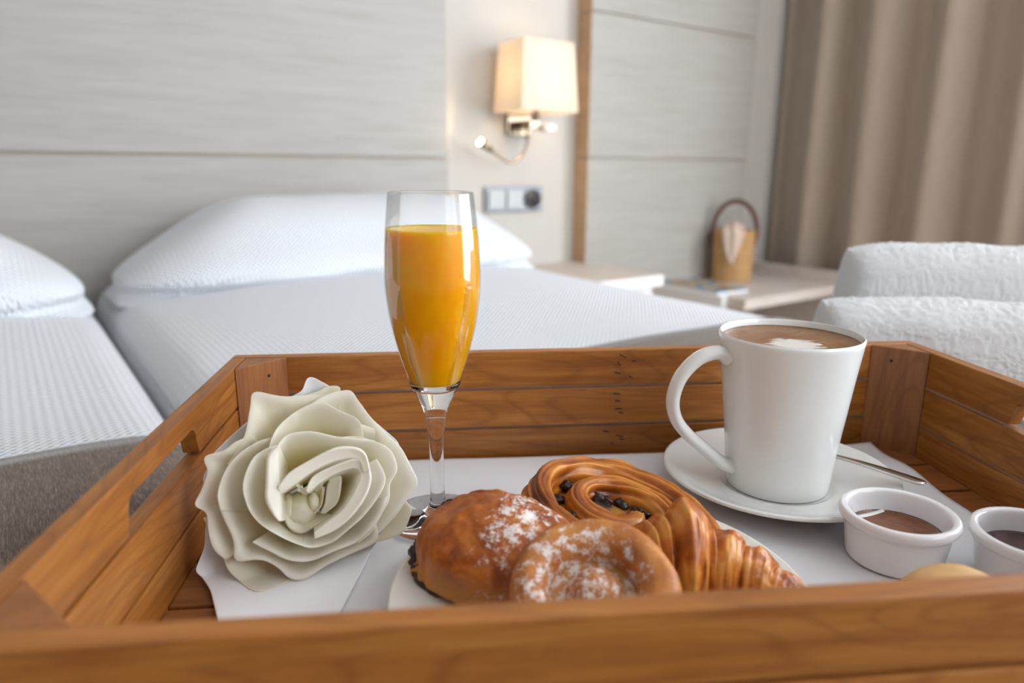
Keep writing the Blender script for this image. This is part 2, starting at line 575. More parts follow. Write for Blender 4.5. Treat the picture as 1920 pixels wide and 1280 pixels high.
def shade_mat():
    m = M('lamp_fabric', (.86, .80, .72), .8)
    n = m.noise(m.coord((400, 400, 400)), 1, 2)
    m.bump(n, .1, .0005)
    tr = m.node('ShaderNodeBsdfTranslucent'); tr.inputs[0].default_value = (.96, .90, .80, 1)
    mx = m.node('ShaderNodeMixShader'); mx.inputs[0].default_value = .5
    m.link(m.b.outputs[0], mx.inputs[1]); m.link(tr.outputs[0], mx.inputs[2]); m.link(mx.outputs[0], m.n['Material Output'].inputs[0])
    return m.m
SHADE = shade_mat()
def emit_mat(name, col, st):
    m = M(name, (1, 1, 1), .4)
    m.b.inputs['Emission Color'].default_value = (*col, 1); m.b.inputs['Emission Strength'].default_value = st
    return m.m
LED = emit_mat('led_lens', (1.0, .86, .62), 14)
BULB = emit_mat('bulb_glow', (1.0, .72, .42), 4)
SWITCH = paint('grey_switch', (.48, .50, .50), .4, 20, .01)
PLASTIC = paint('white_plastic', (.84, .83, .82), .3, 20, .01)
DARKP = paint('dark_plastic', (.03, .03, .035), .4, 20, .02)
PAPER = paint('white_pages', (.78, .77, .76), .7, 60, .05)
def cover_mat():
    m = M('printed_cover', (.3, .4, .5), .75)
    n = m.noise(m.coord((1, 1, 1)), 14, 3, .6, .5)
    m.color(m.ramp(n, [(.30, (.05, .16, .28)), (.44, (.08, .25, .36)), (.5, (.50, .36, .20)), (.62, (.35, .16, .07)), (.75, (.12, .10, .04))]))
    return m.m
COVER = cover_mat()

# ================================================================== THE ROOM
X0, X1, Y0, Y1, ZC = -2.1, 2.78, -2.4, 1.90, 2.55
tw = .12
struct(box('floor', (X0 - tw, Y0 - tw, -.1), (X1 + tw, Y1 + tw, 0), FLOOR))
struct(box('ceiling', (X0 - tw, Y0 - tw, ZC), (X1 + tw, Y1 + tw, ZC + .1), CEIL))
struct(box('wall_back', (X0 - tw, Y1, 0), (X1 + tw, Y1 + tw, ZC), WALL))
struct(box('wall_left', (X0 - tw, Y0, 0), (X0, Y1, ZC), WALL_W))
def window_wall(name, wname, P_, L0, L1, a0, a1, axis_, out, split, z_lo):
    # a wall with one window opening; P_ = inner face, out = which way is outdoors
    def bx(nm, u0, u1, z0, z1, d0, d1, mat, par, bev=0):
        d0, d1 = sorted((P_ + out * d0, P_ + out * d1))
        lo, hi = ((d0, u0, z0), (d1, u1, z1)) if axis_ == 'X' else ((u0, d0, z0), (u1, d1, z1))
        box(nm, lo, hi, mat, par, bev)
    wl = D.objects.new(name, None); C.objects.link(wl); struct(wl)
    for u0, u1, z0, z1 in ((L0, a0, 0, ZC), (a1, L1, 0, ZC), (a0, a1, 0, z_lo), (a0, a1, WIN_Z1, ZC)):
        bx('wall_section', u0, u1, z0, z1, 0, tw, WALL_W, wl)
    wn = D.objects.new(wname, None); C.objects.link(wn); struct(wn)
    for u0, u1, z0, z1 in ((a0, a0 + .06, z_lo, WIN_Z1), (a1 - .06, a1, z_lo, WIN_Z1), (a0 + .06, a1 - .06, z_lo, z_lo + .06), (a0 + .06, a1 - .06, WIN_Z1 - .06, WIN_Z1), (split - .04, split + .04, z_lo + .06, WIN_Z1 - .06)):
        bx('window_frame', u0, u1, z0, z1, .03, .09, WHITE_LAC, wn, .004)
window_wall('wall_right', 'window_1', X1, Y0, Y1, WIN_Y0, WIN_Y1, 'X', 1, -.65, WIN_Z0)
window_wall('wall_front', 'window_2', Y0, X0 - tw, X1 + tw, FWN_X0, FWN_X1, 'Y', -1, 1.6, FWN_Z0)

# headboard panelling: boards with open grooves between them
VP = 1.833
def board(name, u0, u1, z0, z1, v0=VP, v1=1.8415, parent=None):
    return box(name, (u0, v0, z0), (u1, v1, z1), PANEL, parent, .002)
G = .003
hb = thing('headboard', 'pale wood-grain headboard panelling behind both beds, split by one groove', 'headboard')
gz = ZO + .262
board('panel', X0, 1.078, .02, gz - G, parent=hb)
board('panel', X0, 1.078, gz + G, ZO + .90, parent=hb)
board('panel', X0, 1.078, ZO + .90 + 2 * G, ZC - .005, parent=hb)
box('backing', (X0, 1.842, .02), (1.074, 1.898, ZC - .01), GROOVE, hb)
wp = thing('wall_panelling', 'pale wood-grain wall panelling with two grooves behind the desk and basket', 'panelling')
gz1, gz2 = ZO + .2697, ZO + .722
for a, b in ((.02, gz1 - G), (gz1 + G, gz2 - G), (gz2 + G, ZC - .005)):
    board('panel', 1.6135 + .002, 2.455, a, b, parent=wp)
    box('edge_strip', (1.6135, VP + .0005, a), (1.6155, 1.899, b), PANEL_EDGE, wp)
box('backing', (1.617, 1.842, .02), (2.452, 1.899, ZC - .01), GROOVE, wp)

# curtain in front of the window wall
def curtain():
    n, m_ = 420, 14
    t = np.linspace(0, 1, n)
    y = 1.875 - 1.08 * t
    ph = np.cumsum(.75 + .5 * vnoise(np.stack([t * 9, t * 0, t * 0], -1), 1.0, 5)) / n
    ph = ph / ph[-1] * 2 * PI * 4.7
    amp = .032 + .014 * vnoise(np.stack([t * 6, t * 0 + 3, t * 0], -1), 1.0, 8)
    P = np.zeros((m_, n, 3))
    for i, zz in enumerate(np.linspace(.02, ZC - .06, m_)):
        k = 1 - .18 * i / m_
        x = 2.700 + amp * (np.sin(ph + .25 * math.sin(zz * 2)) + .35 * np.sin(2 * ph + 1.0)) * (1 + .25 * (1 - k)) 
        P[i, :, 0] = x
        P[i, :, 1] = y + .010 * np.sin(ph * .5 + zz * 1.3)
        P[i, :, 2] = zz
    o = grid_obj('curtain', P, CURTAIN)
    solidify(o, .002)
    tag(o, 'taupe full-length curtain hanging in soft folds beside the desk', 'curtain')
curtain()
tr = tube('curtain_rail', [(2.712, 1.88, ZC - .045), (2.712, .3, ZC - .045), (2.712, -2.2, ZC - .045)], .012, CHROME)
tag(tr, 'thin chrome rail above the taupe curtain', 'curtain rail')

# ================================================================== BEDS
BT = ZO - .030
def cross(uc, hw, n_arc=10, r=.055, skirt=.40, n_flat=44):
    pts = []
    for z in np.linspace(-skirt, -r, 7)[:-1]:
        pts.append((uc - hw, z))
    for a in np.linspace(PI, PI / 2, n_arc):
        pts.append((uc - hw + r + r * math.cos(a), -r + r * math.sin(a)))
    for x in np.linspace(uc - hw + r, uc + hw - r, n_flat)[1:-1]:
        pts.append((x, 0))
    for a in np.linspace(PI / 2, 0, n_arc):
        pts.append((uc + hw - r + r * math.cos(a), -r + r * math.sin(a)))
    for z in np.linspace(-r, -skirt, 7)[1:]:
        pts.append((uc + hw, z))
    return np.array(pts)
def bed_height(u, v, uc, hw):
    s = np.clip(np.abs(u - uc) / hw, 0, 1)
    return (.012 * (1 - s ** 3) + .030 * (1 - s ** 2.5) * sstep(.85, 1.4, v))
def sweep_bed(uc, hw, v0, v1, off, skirt, r=.055, nv=90, foot=False):
    cs = cross(uc, hw + off, r=r + off, skirt=skirt)
    P = []
    vs = np.linspace(v0, v1, nv)
    for v in vs:
        top = np.where(cs[:, 1] > -r - off, 1.0, 0.0)
        z = BT + off + cs[:, 1] + top * bed_height(cs[:, 0], v, uc, hw)
        z = z + .0025 * top * vnoise(np.stack([cs[:, 0], np.full(len(cs), v), cs[:, 0] * 0], -1), 7.0, 2)
        P.append(np.stack([cs[:, 0], np.full(len(cs), v), z], -1))
    return np.array(P)
def bed(uc, hw, label, where):
    b = thing('single_bed', label, 'bed', group='single beds pushed together')
    P = sweep_bed(uc, hw, -.22, 1.828, 0, .36)
    o = grid_obj('bedspread', P, SPREAD, b, caps=True)
    box('mattress_base', (uc - hw + .03, -.18, .12), (uc + hw - .03, 1.82, .30), RUNNER, b, .01)
    for sx in (-1, 1):
        for y in (-.10, 1.72):
            tube('leg', [(uc + sx * (hw - .12), y, 0), (uc + sx * (hw - .12), y, .125)], .022, CHROME, b)
    R_ = sweep_bed(uc, hw, -.20, .742, .0045, .20, nv=40)
    r = grid_obj('bed_runner', R_, RUNNER)
    solidify(r, .002, -1)
    # turned hem of the runner
    edge = R_[-1] + np.array([0, .0, .0005])
    tag(r, 'grey-brown ribbed bed runner across the foot of the ' + where, 'bed runner', 'bed runners')
bed(-.375, .508, 'single bed with white waffle bedspread on the side away from the nightstand', 'bed away from the nightstand')
bed(.655, .508, 'single bed with white waffle bedspread next to the nightstand, carrying the tray', 'bed carrying the tray')

def pillow(uc, hu, vc, hv, ztop, label, seed, zb=BT - .004, ends=(.36, .36)):
    # a cushion under the spread: steep sides, rounded shoulders, crown lying towards the wall
    n, m_ = 120, 96
    a = np.linspace(0, 2 * PI, n, endpoint=False)
    b = np.linspace(0, PI / 2, m_)
    A_, B_ = np.meshgrid(a, b, indexing='ij')
    sp = lambda x, e: np.sign(x) * np.abs(x) ** e
    X = hu * sp(np.cos(B_), .60) * sp(np.cos(A_), .55)
    Y = hv * sp(np.cos(B_), .62) * sp(np.sin(A_), .55)
    H = ztop - zb
    Z = H * sp(np.sin(B_), .80)
    q = X / hu
    e = np.where(q < 0, ends[0], ends[1])
    Z = Z * (1 - .42 * sstep(.45, 1.05, np.abs(q)) * (e / .36))
    # tucked crease along the front, and the waist under it
    Y = Y - .020 * np.exp(-((Z - .075) / .035) ** 2) * (np.sin(A_) < -.2)
    Y = Y + .018 * np.exp(-((Z - .030) / .012) ** 2) * (np.sin(A_) < -.2)
    X = X - np.sign(q) * .012 * np.exp(-((Z - .030) / .014) ** 2) * (np.abs(q) > .8)
    P = np.stack([X, Y, Z], -1)
    nn = fbm(P, 5.0, 2, seed)
    P[..., 2] += .008 * nn * np.clip(Z / H, 0, 1)
    P[..., 0] += .006 * nn
    P[..., 1] += .005 * fbm(P, 6.0, 2, seed + 4)
    P[..., 1] = np.minimum(P[..., 1], VP - .004 - vc)
    o = grid_obj('pillow', np.transpose(P, (1, 0, 2)), SPREAD, wrap=True, caps=True, loc=(uc, vc, zb))
    fix_normals(o)
    subsurf(o)
    tag(o, label, 'pillow', 'pillows under the waffle spreads')
pillow(.668, .512, 1.630, .195, ZO + .170, 'plump white waffle-covered pillow behind the juice glass', 3)
pillow(-.375, .500, 1.600, .225, ZO + .176, 'plump white waffle-covered pillow on the bed away from the nightstand', 11, ends=(.36, .28))

# ================================================================== BEDSIDE
ns = thing('nightstand', 'pale floating nightstand slab against the wall under the lamp', 'nightstand')
box('top', (1.195, 1.487, ZO - .112), (1.626, 1.832, ZO - .079), DESK, ns, .002)
box('top', (1.195, 1.832, ZO - .112), (1.611, 1.899, ZO - .079), DESK, ns)
box('front_edge', (1.195, 1.484, ZO - .112), (1.626, 1.487, ZO - .079), WHITE_LAC, ns)
box('drawer_body', (1.21, 1.52, ZO - .28), (1.60, 1.899, ZO - .112), DESK, ns, .002)
d_ = box('drawer', (1.21, 1.502, ZO - .275), (1.60, 1.519, ZO - .118), WHITE_LAC, ns, .002)
dk = thing('wall_desk', 'pale wooden desk with a raised end panel beside the curtain', 'desk')
zd = ZO - .185
box('top', (1.965, 1.43, zd - .034), (2.545, 1.832, zd), DESK, dk, .002)
box('end_panel', (2.545, 1.425, 0), (2.585, 1.86, ZO - .142), DESK, dk, .002)
box('end_panel', (1.935, 1.50, 0), (1.963, 1.83, zd + .004), WHITE_LAC, dk, .002)
box('back_panel', (1.965, 1.80, .25), (2.545, 1.83, zd - .036), DESK, dk, .001)
mg = thing('magazine', 'thin magazine with a blue and orange cover lying on the desk by the basket', 'magazine', (2.035, 1.66, zd), math.radians(-4))
bm_obj('pages', box_bm(.15, .27, .012, .001, 1, (0, 0, .007)), PAPER, mg)
bm_obj('cover', box_bm(.154, .274, .0012, 0, 1, (0, 0, .0137)), COVER, mg)
bm_obj('cover', box_bm(.154, .274, .0009, 0, 1, (0, 0, .0005)), COVER, mg)

bk = thing('wicker_basket', 'small round straw basket with brown leather handle standing on the desk', 'basket', (2.285, 1.738, zd), math.radians(-50))
pr = []
nr = 17
for i in range(nr):
    z = .006 + i * .0115
    r = .070 + .006 * i / nr
    for k in range(5):
        a = -PI / 2 + PI * k / 4
        pr.append((r + .0045 * math.cos(a), z + .0055 * math.sin(a)))
top = pr[-1][1]
pr = [(0, 0.001), (.066, 0.001)] + pr + [(.071, top), (.066, .02), (0, .018)]
lathe('body', pr, WICKER, bk, 48)
hp = [(.079 * math.cos(a) * 1.03, 0, .185 + .118 * math.sin(a)) for a in np.linspace(-.25, PI + .25, 40)]
bh = tube('handle', hp, .0085, LEATHER, bk, 10)
for s in (-1, 1):
    bm_obj('handle_tab', box_bm(.006, .022, .05, .002, 1, (s * .080, 0, .160)), LEATHER, bh)
# pale cloth spilling over the rim
n = 26
P = np.zeros((n, 18, 3))
path = [(-.030, .215), (.0, .222), (.045, .216), (.078, .200), (.0845, .185), (.0835, .15), (.083, .11), (.0825, .075)]
pth = np.array(smooth_profile([(a + 1, b) for a, b in path], 4)) - [1, 0]
pth = pth[np.linspace(0, len(pth) - 1, n).astype(int)]
for i in range(n):
    wv = .040 if i < n * .5 else .040 * (1 - ((i - n * .5) / (n * .5)) ** 1.6) + .002
    for j in range(18):
        s = -1 + 2 * j / 17
        r_, z_ = pth[i]
        P[i, j] = (s * wv, -(r_ + .004 * math.sin(s * 5 + i * .2) if r_ < .07 else math.sqrt(max(r_ ** 2 - (s * wv) ** 2, 0)) + .003 * math.sin(s * 6) + .003), z_ - .014 * s * s * (1 if i < n * .5 else 0) + .004 * math.sin(s * 7 + 1))
cl = grid_obj('cloth', P, CLOTH_P, bk, rot=(0, 0, math.radians(-6)))
solidify(cl, .003); subsurf(cl)

# wall lamp with reading light
lp = thing('wall_lamp', 'lit wall lamp with cream fabric shade and chrome reading arm beside the headboard', 'lamp')
LZ = ZO
uc_, vc_ = 1.369, 1.800
def shade():
    tp = [(-.094, -.062), (.094, -.062), (.094, .062), (-.094, .062)]
    bt = [(-.106, -.074), (.106, -.074), (.106, .074), (-.106, .074)]
    V = [(uc_ + x, vc_ + y, LZ + .598) for x, y in tp] + [(uc_ + x, vc_ + y, LZ + .400) for x, y in bt]
    F = [(i, (i + 1) % 4, 4 + (i + 1) % 4, 4 + i) for i in range(4)]
    o = mesh_obj('lamp_shade', V, F, SHADE, lp, False)
    fix_normals(o)
    solidify(o, .0016, -1)
shade()
box('wall_plate', (uc_ - .045, 1.882, LZ + .335), (uc_ + .045, 1.899, LZ + .415), CHROME, lp, .003)
box('bracket', (uc_ - .020, 1.80, LZ + .352), (uc_ + .020, 1.882, LZ + .378), CHROME, lp, .003)
tube('stem', [(uc_, vc_, LZ + .375), (uc_, vc_, LZ + .43)], .010, CHROME, lp)
lathe('bulb', smooth_profile([(0.0, .09), (.018, .085), (.027, .062), (.024, .035), (.013, .0), (.013, -.02), (0, -.02)], 4), BULB, lp, 24, (uc_, vc_, LZ + .45))
box('switch', (uc_ + .022, 1.775, LZ + .345), (uc_ + .062, 1.815, LZ + .366), PLASTIC, lp, .005)
gp = smooth_profile([(uc_ - .005, 1.84, LZ + .352), (uc_ - .008, 1.83, LZ + .31), (uc_ - .035, 1.825, LZ + .270), (uc_ - .075, 1.822, LZ + .254), (uc_ - .115, 1.822, LZ + .268), (uc_ - .150, 1.822, LZ + .288)], 6)
fa = tube('flexible_arm', gp, .0052, CHROME, lp)
d0 = np.array(gp[-1]); dd = np.array(gp[-1]) - np.array(gp[-4]); dd /= np.linalg.norm(dd)
hd = tube('reading_head', [d0 - dd * .004, d0 + dd * .012, d0 + dd * .042], [.007, .0115, .0125], CHROME, fa, 20)
tube('led_lens', [d0 + dd * .0415, d0 + dd * .0445], [.0105, .0105], LED, fa, 20)
def lamp_light(name, typ, energy, col, loc, radius=.02, **kw):
    l = D.lights.new(name, typ); l.energy = energy; l.color = col; l.shadow_soft_size = radius
    for k, v in kw.items(): setattr(l, k, v)
    o = D.objects.new(name, l); C.objects.link(o); o.location = loc
    o.parent = lp
    return o
lamp_light('bulb_light', 'POINT', 2.7, (1.0, .72, .42), (uc_, vc_, LZ + .50), .035)
sp = lamp_light('reading_light', 'SPOT', .9, (1.0, .66, .32), tuple(d0 + dd * .047), .008, spot_size=math.radians(120), spot_blend=.7)
sp.rotation_euler = Vector(dd).to_track_quat('-Z', 'Y').to_euler()

# switch plate with socket
so = thing('socket_plate', 'brushed silver plate with two switches and a socket below the lamp', 'switch plate')
su, sz = 1.3555, ZO + .1385
box('plate', (su - .113, 1.890, sz - .0405), (su + .113, 1.8995, sz + .0405), BRUSHED, so, .003)
for k in (-1, 0):
    box('switch', (su + k * .071 - .031, 1.884, sz - .029), (su + k * .071 + .031, 1.891, sz + .029), SWITCH, so, .003)
o = lathe('socket', [(0, .004), (.019, .004), (.021, -.004), (.030, -.004), (.031, .004), (0, .006)], BRUSHED, so, 32)
o.rotation_euler = (PI / 2, 0, 0); o.location = (su + .071, 1.8865, sz)
lathe('socket_well', [(0, 0), (.0195, 0), (.0195, .0005), (0, .0005)], DARKP, o, 32, (0, 0, .0062))

# ================================================================== TOWELS
def towel(x, y, rz, L, half, hgt, label, seed, lean=0.0):
    # a folded bath towel standing on its edges: outline of the fold swept along its length
    prof = []
    for z in np.linspace(0, hgt - half, 60)[:-1]:
        prof.append((-half * (1.10 - .10 * z / hgt), z))
    for a in np.linspace(PI, 0, 70):
        prof.append((half * math.cos(a), hgt - half * .8 + half * .8 * math.sin(a)))
    for z in np.linspace(hgt - half, 0, 30)[1:]:
        prof.append((half * (1.10 - .10 * z / hgt), z))
    pr_ = np.array(prof)
    n_ = 300
    ts = np.linspace(0, 1, n_)
    P = np.zeros((n_, len(pr_), 3))
    for i, t in enumerate(ts):
        e = min(t, 1 - t) * L
        k = 1 - .55 * math.exp(-e / .007) 
        bul = 1 - .05 * math.exp(-e / .03)
        P[i, :, 0] = t * L - .022 * (1 - pr_[:, 1] / hgt) ** 1.3 * (1 if t < .5 else -1) * math.exp(-e / .03)
        P[i, :, 1] = pr_[:, 0] * k + lean * pr_[:, 1]
        P[i, :, 2] = pr_[:, 1] * bul
    q = P.copy()
    nn = fbm(q, 12, 2, seed)
    fine = vnoise(q, 420, seed + 5)
    fine2 = vnoise(q, 230, seed + 6)
    P[..., 0] += .0030 * nn + .0010 * fine2
    P[..., 1] += .0030 * fbm(q, 11, 2, seed + 9) + .0010 * fine
    P[..., 2] += (.0028 * nn + .0011 * fine2 + .0011 * fine) * sstep(.01, .03, pr_[:, 1])[None]
    o = grid_obj('bath_towel', P, TERRY, caps=True, loc=(x, y, BT + .0135), rot=(0, 0, rz))
    fix_normals(o)
    subsurf(o)
    tag(o, label, 'towel', 'folded white towels beside the tray')
towel(.728, .431, math.radians(-47), .42, .043, .117, 'folded white terry towel, the lower one nearer the tray', 2)
towel(.832, .466, math.radians(-49), .42, .045, .168, 'folded white terry towel, the taller one nearer the curtain', 31)

# ================================================================== TRAY
TX0, TX1, TY0, TY1, TH = -.1536, .3997, .216, .5571, .0895
TK, S1, S2, ZB, GP = .0105, .0581, .0242, -.0205, .0022
tray = thing('breakfast_tray', 'slatted beech wood breakfast tray with cut-out handles on the bed', 'tray', (0, 0, ZO), TRAY_RZ)
rows = ((S1 + GP / 2, TH), (S2 + GP / 2, S1 - GP / 2), (ZB, S2 - GP / 2))
def plank_x(y, z0, z1):
    L = TX1 - TX0 + 2 * TK
    return bm_obj('plank', box_bm(L, TK, z1 - z0, .0011), WOOD, tray, loc=((TX0 + TX1) / 2, y, (z0 + z1) / 2))
for z0, z1 in rows:
    plank_x(TY1 + TK / 2, z0, z1)
    plank_x(TY0 - TK / 2, z0, z1)
HY0, HY1, HZ = .332, .438, .0775
for side in (0, 1):
    xx = TX0 - TK / 2 if side == 0 else TX1 + TK / 2
    L = TY1 - TY0
    yc = (TY0 + TY1) / 2
    for k, (z0, z1) in enumerate(rows):
        if k == 0:
            pts = [(-L / 2, 0), (HY0 - yc, 0)]
            hh, rr_ = HZ - z0, .007
            for a in np.linspace(PI, PI / 2, 7): pts.append((HY0 - yc + .003 + rr_ + rr_ * math.cos(a), hh - rr_ + rr_ * math.sin(a)))
            for a in np.linspace(PI / 2, 0, 7): pts.append((HY1 - yc - .003 - rr_ + rr_ * math.cos(a), hh - rr_ + rr_ * math.sin(a)))
            pts += [(HY1 - yc, 0), (L / 2, 0), (L / 2, z1 - z0), (-L / 2, z1 - z0)]
            prism('plank', pts, -TK / 2, TK / 2, WOOD, tray, .0009, 'Y', loc=(xx, yc, z0), rot=(0, 0, PI / 2))
        else:
            bm_obj('plank', box_bm(L, TK, z1 - z0, .0011), WOOD, tray, loc=(xx, yc, (z0 + z1) / 2), rot=(0, 0, PI / 2))
PW = .0315
for cx, cy, sx, sy in ((TX0, TY1, 1, -1), (TX1, TY1, -1, -1), (TX0, TY0, 1, 1), (TX1, TY0, -1, 1)):
    pts = [(0, 0), (sx * PW, 0), (0, sy * PW)]
    # turned upright so that its grain runs up the post
    bm = bmesh.new()
    lo = [bm.verts.new((-.058, p[0], p[1])) for p in pts]
    hi = [bm.verts.new((.0512, p[0], p[1])) for p in pts]
    bm.faces.new(lo); bm.faces.new(hi)
    for i in range(3): bm.faces.new((lo[i], lo[(i + 1) % 3], hi[(i + 1) % 3], hi[i]))
    bmesh.ops.bevel(bm, geom=list(bm.edges), offset=.0006, segments=1, affect='EDGES')
    o = bm_obj('corner_post', bm, WOOD_D, tray)
    # local x -> up, local y -> tray x, local z -> tray y
    o.matrix_local = Matrix(((0, 1, 0, cx + sx * .0004), (0, 0, 1, cy + sy * .0004), (1, 0, 0, .038), (0, 0, 0, 1)))
    nx, ny = cx + sx * PW * .5, cy + sy * PW * .5
    for zz in (.078,):
        q = Vector((sx, sy, 0)).normalized()
        nl = lathe('nail', [(0, .0006), (.0011, .0005), (.0013, 0), (0, -.002)], DARKM, tray, 12)
        nl.rotation_euler = q.to_track_quat('Z', 'Y').to_euler(); nl.location = (nx + sx * .004 + q.x * .0006, ny - sy * .004 + q.y * .0006, zz)
# floor slats run the long way with open joints
ys = np.linspace(TY0, TY1, 8)
for i in range(7):
    y0, y1 = ys[i] + .0016, ys[i + 1] - .0016
    bm_obj('floor_slat', box_bm(TX1 - TX0 - .001, y1 - y0, .009, .001), WOOD_D, tray, loc=((TX0 + TX1) / 2, (y0 + y1) / 2, -.0058))
# old staples and scuffs on the far boards
for x, z, a, l in ((.150, .084, .5, .007), (.147, .0775, .9, .004), (.160, .0795, .1, .003), (.146, .0695, .3, .005), (.157, .066, .6, .004), (.146, .0515, .1, .006),
                   (.147, .045, .2, .005), (.148, .038, 0, .006), (.150, .0345, .15, .004), (.138, .018, .2, .005), (.150, .0135, .3, .006), (.152, .0105, .1, .004), (.144, .007, .5, .003)):
    bm_obj('staple', box_bm(l, .0008, .0009, .0002, 1), DARKM, tray, loc=(x, TY1 - .0002, z), rot=(0, a, 0))

# liner
def liner():
    n_, m_ = 130, 90
    P = np.zeros((n_, m_, 3))
    c00, c10, c11, c01 = (-.112, .222), (.366, .222), (.3705, .5445), (-.1215, .5535)
    for i in range(n_):
        for j in range(m_):
            a, b = i / (n_ - 1), j / (m_ - 1)
            x = (c00[0] * (1 - a) + c10[0] * a) * (1 - b) + (c01[0] * (1 - a) + c11[0] * a) * b
            y = (c00[1] * (1 - a) + c10[1] * a) * (1 - b) + (c01[1] * (1 - a) + c11[1] * a) * b
            z = .0004
            z += .0045 * max(0, a - .90) / .1 * (max(0, b - .55) / .45) * (1 + math.sin(b * 25) * .6)
            P[i, j] = (x, y, z)
    for k in range(1):
        P[..., 2] += .0003 * (vnoise(P, 25, 3) + 1)
    o = grid_obj('tray_liner', P, LINEN, loc=(0, 0, ZO), rot=(0, 0, TRAY_RZ))
    solidify(o, .0006, 1)
    tag(o, 'white cloth liner spread over the floor of the wooden tray', 'tray liner')
liner()
Z1 = .0019       # top of the liner

# ================================================================== FLUTE OF JUICE
fl = thing('champagne_flute', 'tall clear stemmed glass filled with orange juice', 'glass', T(-.0045, .447, Z1), TRAY_RZ)
foot = smooth_profile([(.0340, .0006), (.0335, .0018), (.022, .0034), (.010, .0056), (.0060, .010)], 6)
stem = smooth_profile([(.0060, .010), (.0050, .018), (.0047, .045), (.0056, .063), (.0078, .0775), (.0118, .087), (.0168, .097)], 6)
outer = smooth_profile([(.0168, .097), (.0222, .1155), (.0272, .135), (.0300, .156), (.0304, .170), (.0294, .190), (.0280, .205), (.0266, .2185)], 6)
inner = smooth_profile([(.0260, .2188), (.0274, .205), (.0288, .190), (.0298, .170), (.0294, .156), (.0266, .135), (.0216, .1155), (.0164, .099)], 6)
lathe('foot', [(0, .0006)] + foot + [(0, .0100)], GLASS, fl, 96)
lathe('stem', [(0, .0098)] + stem + [(.0162, .0985), (.0120, .0952), (.006, .0935), (0, .0930)], GLASS, fl, 96)
lathe('bowl', outer + [(.0263, .2192)] + inner, GLASS_THIN, fl, 96)
jo = sorted([(r - .0002, z) for r, z in inner if z <= .1965], key=lambda q: q[1])
jp = [(0, .0933), (.006, .0938), (.0120, .0955)] + jo + [(jo[-1][0] + .0001, .1970), (jo[-1][0] - .0008, .1966), (0, .1965)]
lathe('juice', jp, JUICE, fl, 96)

# ================================================================== COFFEE
SX, SY = .2475, .4690
sc = thing('saucer', 'round white china saucer under the coffee mug', 'saucer', T(SX, SY, Z1), TRAY_RZ)
sprof = smooth_profile([(0, .0050), (.030, .0050), (.037, .0052), (.0405, .0066), (.043, .0072), (.050, .0080), (.064, .0115), (.076, .0165), (.0815, .0185)], 6)
sunder = smooth_profile([(.0830, .0180), (.0828, .0160), (.076, .0128), (.062, .0070), (.046, .0020), (.044, .0), (.040, .0), (.039, .0015), (0, .0018)], 5)
lathe('body', sprof + sunder, CHINA, sc, 96)
mug = thing('coffee_mug', 'tall tapered white mug of frothy coffee on a saucer', 'mug', T(SX, SY, Z1 + .0053), TRAY_RZ)
HM = .1145
mo = smooth_profile([(0, .0012), (.0325, .0012), (.0335, 0), (.0352, .0004), (.0368, .004), (.0390, .030), (.0425, .060), (.0460, .090), (.0488, .111)], 6)
mi = smooth_profile([(.0491, .1135), (.0485, HM), (.0474, .1135), (.0450, .095), (.0410, .060), (.0372, .030), (.034, .010), (.028, .006), (0, .0055)], 6)
lathe('body', mo + mi, CHINA, mug, 96)
ha = math.radians(183)
hpts = smooth_profile([(.0462, 0, .0985), (.0545, 0, .1025), (.068, 0, .0985), (.0800, 0, .086), (.0850, 0, .070), (.0820, 0, .055), (.0720, 0, .042), (.0580, 0, .0300), (.0455, 0, .0195), (.0365, 0, .0150)], 6)
hpts = [(p[0] * math.cos(ha), p[0] * math.sin(ha), p[2]) for p in hpts]
hl = tube('handle', hpts, np.interp(np.linspace(0, 1, len(hpts)), [0, .08, .3, .8, 1], [.0075, .0062, .0055, .0055, .0066]), CHINA, mug, 20, sx=.82, sy=1.25)
CZ = .1098
cof = lathe('coffee', [(0, CZ - .002), (.0465, CZ - .002), (.0469, CZ + .0008), (.0452, CZ), (.030, CZ - .0002), (0, CZ - .0003)], COFFEE, mug, 72)
# spoon lying on the saucer behind the mug
spn = thing('teaspoon', 'steel teaspoon resting on the saucer behind the mug', 'spoon', T(0, 0, 0), TRAY_RZ)
a0, a1 = np.array([.2700, .5200, .0165]), np.array([.3265, .4160, .0268])
n_ = 40
ts = np.linspace(0, 1, n_)
ctr = a0[None] + (a1 - a0)[None] * ts[:, None]
ctr[:, 2] += .003 * np.sin(ts * PI)
dv = (a1 - a0)[:2] / np.linalg.norm((a1 - a0)[:2]); sd = np.array([-dv[1], dv[0]])
wd = np.interp(ts, [0, .02, .08, .17, .26, .30, .36, .5, .8, .97, 1.0], [.002, .006, .0105, .0118, .0085, .0045, .0026, .0026, .0046, .0050, .0025])
dep = np.interp(ts, [0, .12, .26, .32, 1], [0, .005, .002, 0, 0])
P = np.zeros((n_, 13, 3))
for j in range(13):
    s = -1 + 2 * j / 12
    P[:, j, 0] = ctr[:, 0] + sd[0] * s * wd; P[:, j, 1] = ctr[:, 1] + sd[1] * s * wd
    P[:, j, 2] = ctr[:, 2] - dep * (1 - s * s) + .0006 * (1 - s * s) * (ts > .32)
bw = int(n_ * .33)
o = grid_obj('bowl', P[:bw + 1], STEEL, spn); solidify(o, .0012); subsurf(o)
o = grid_obj('handle', P[bw:], STEEL, spn); solidify(o, .0018); subsurf(o)

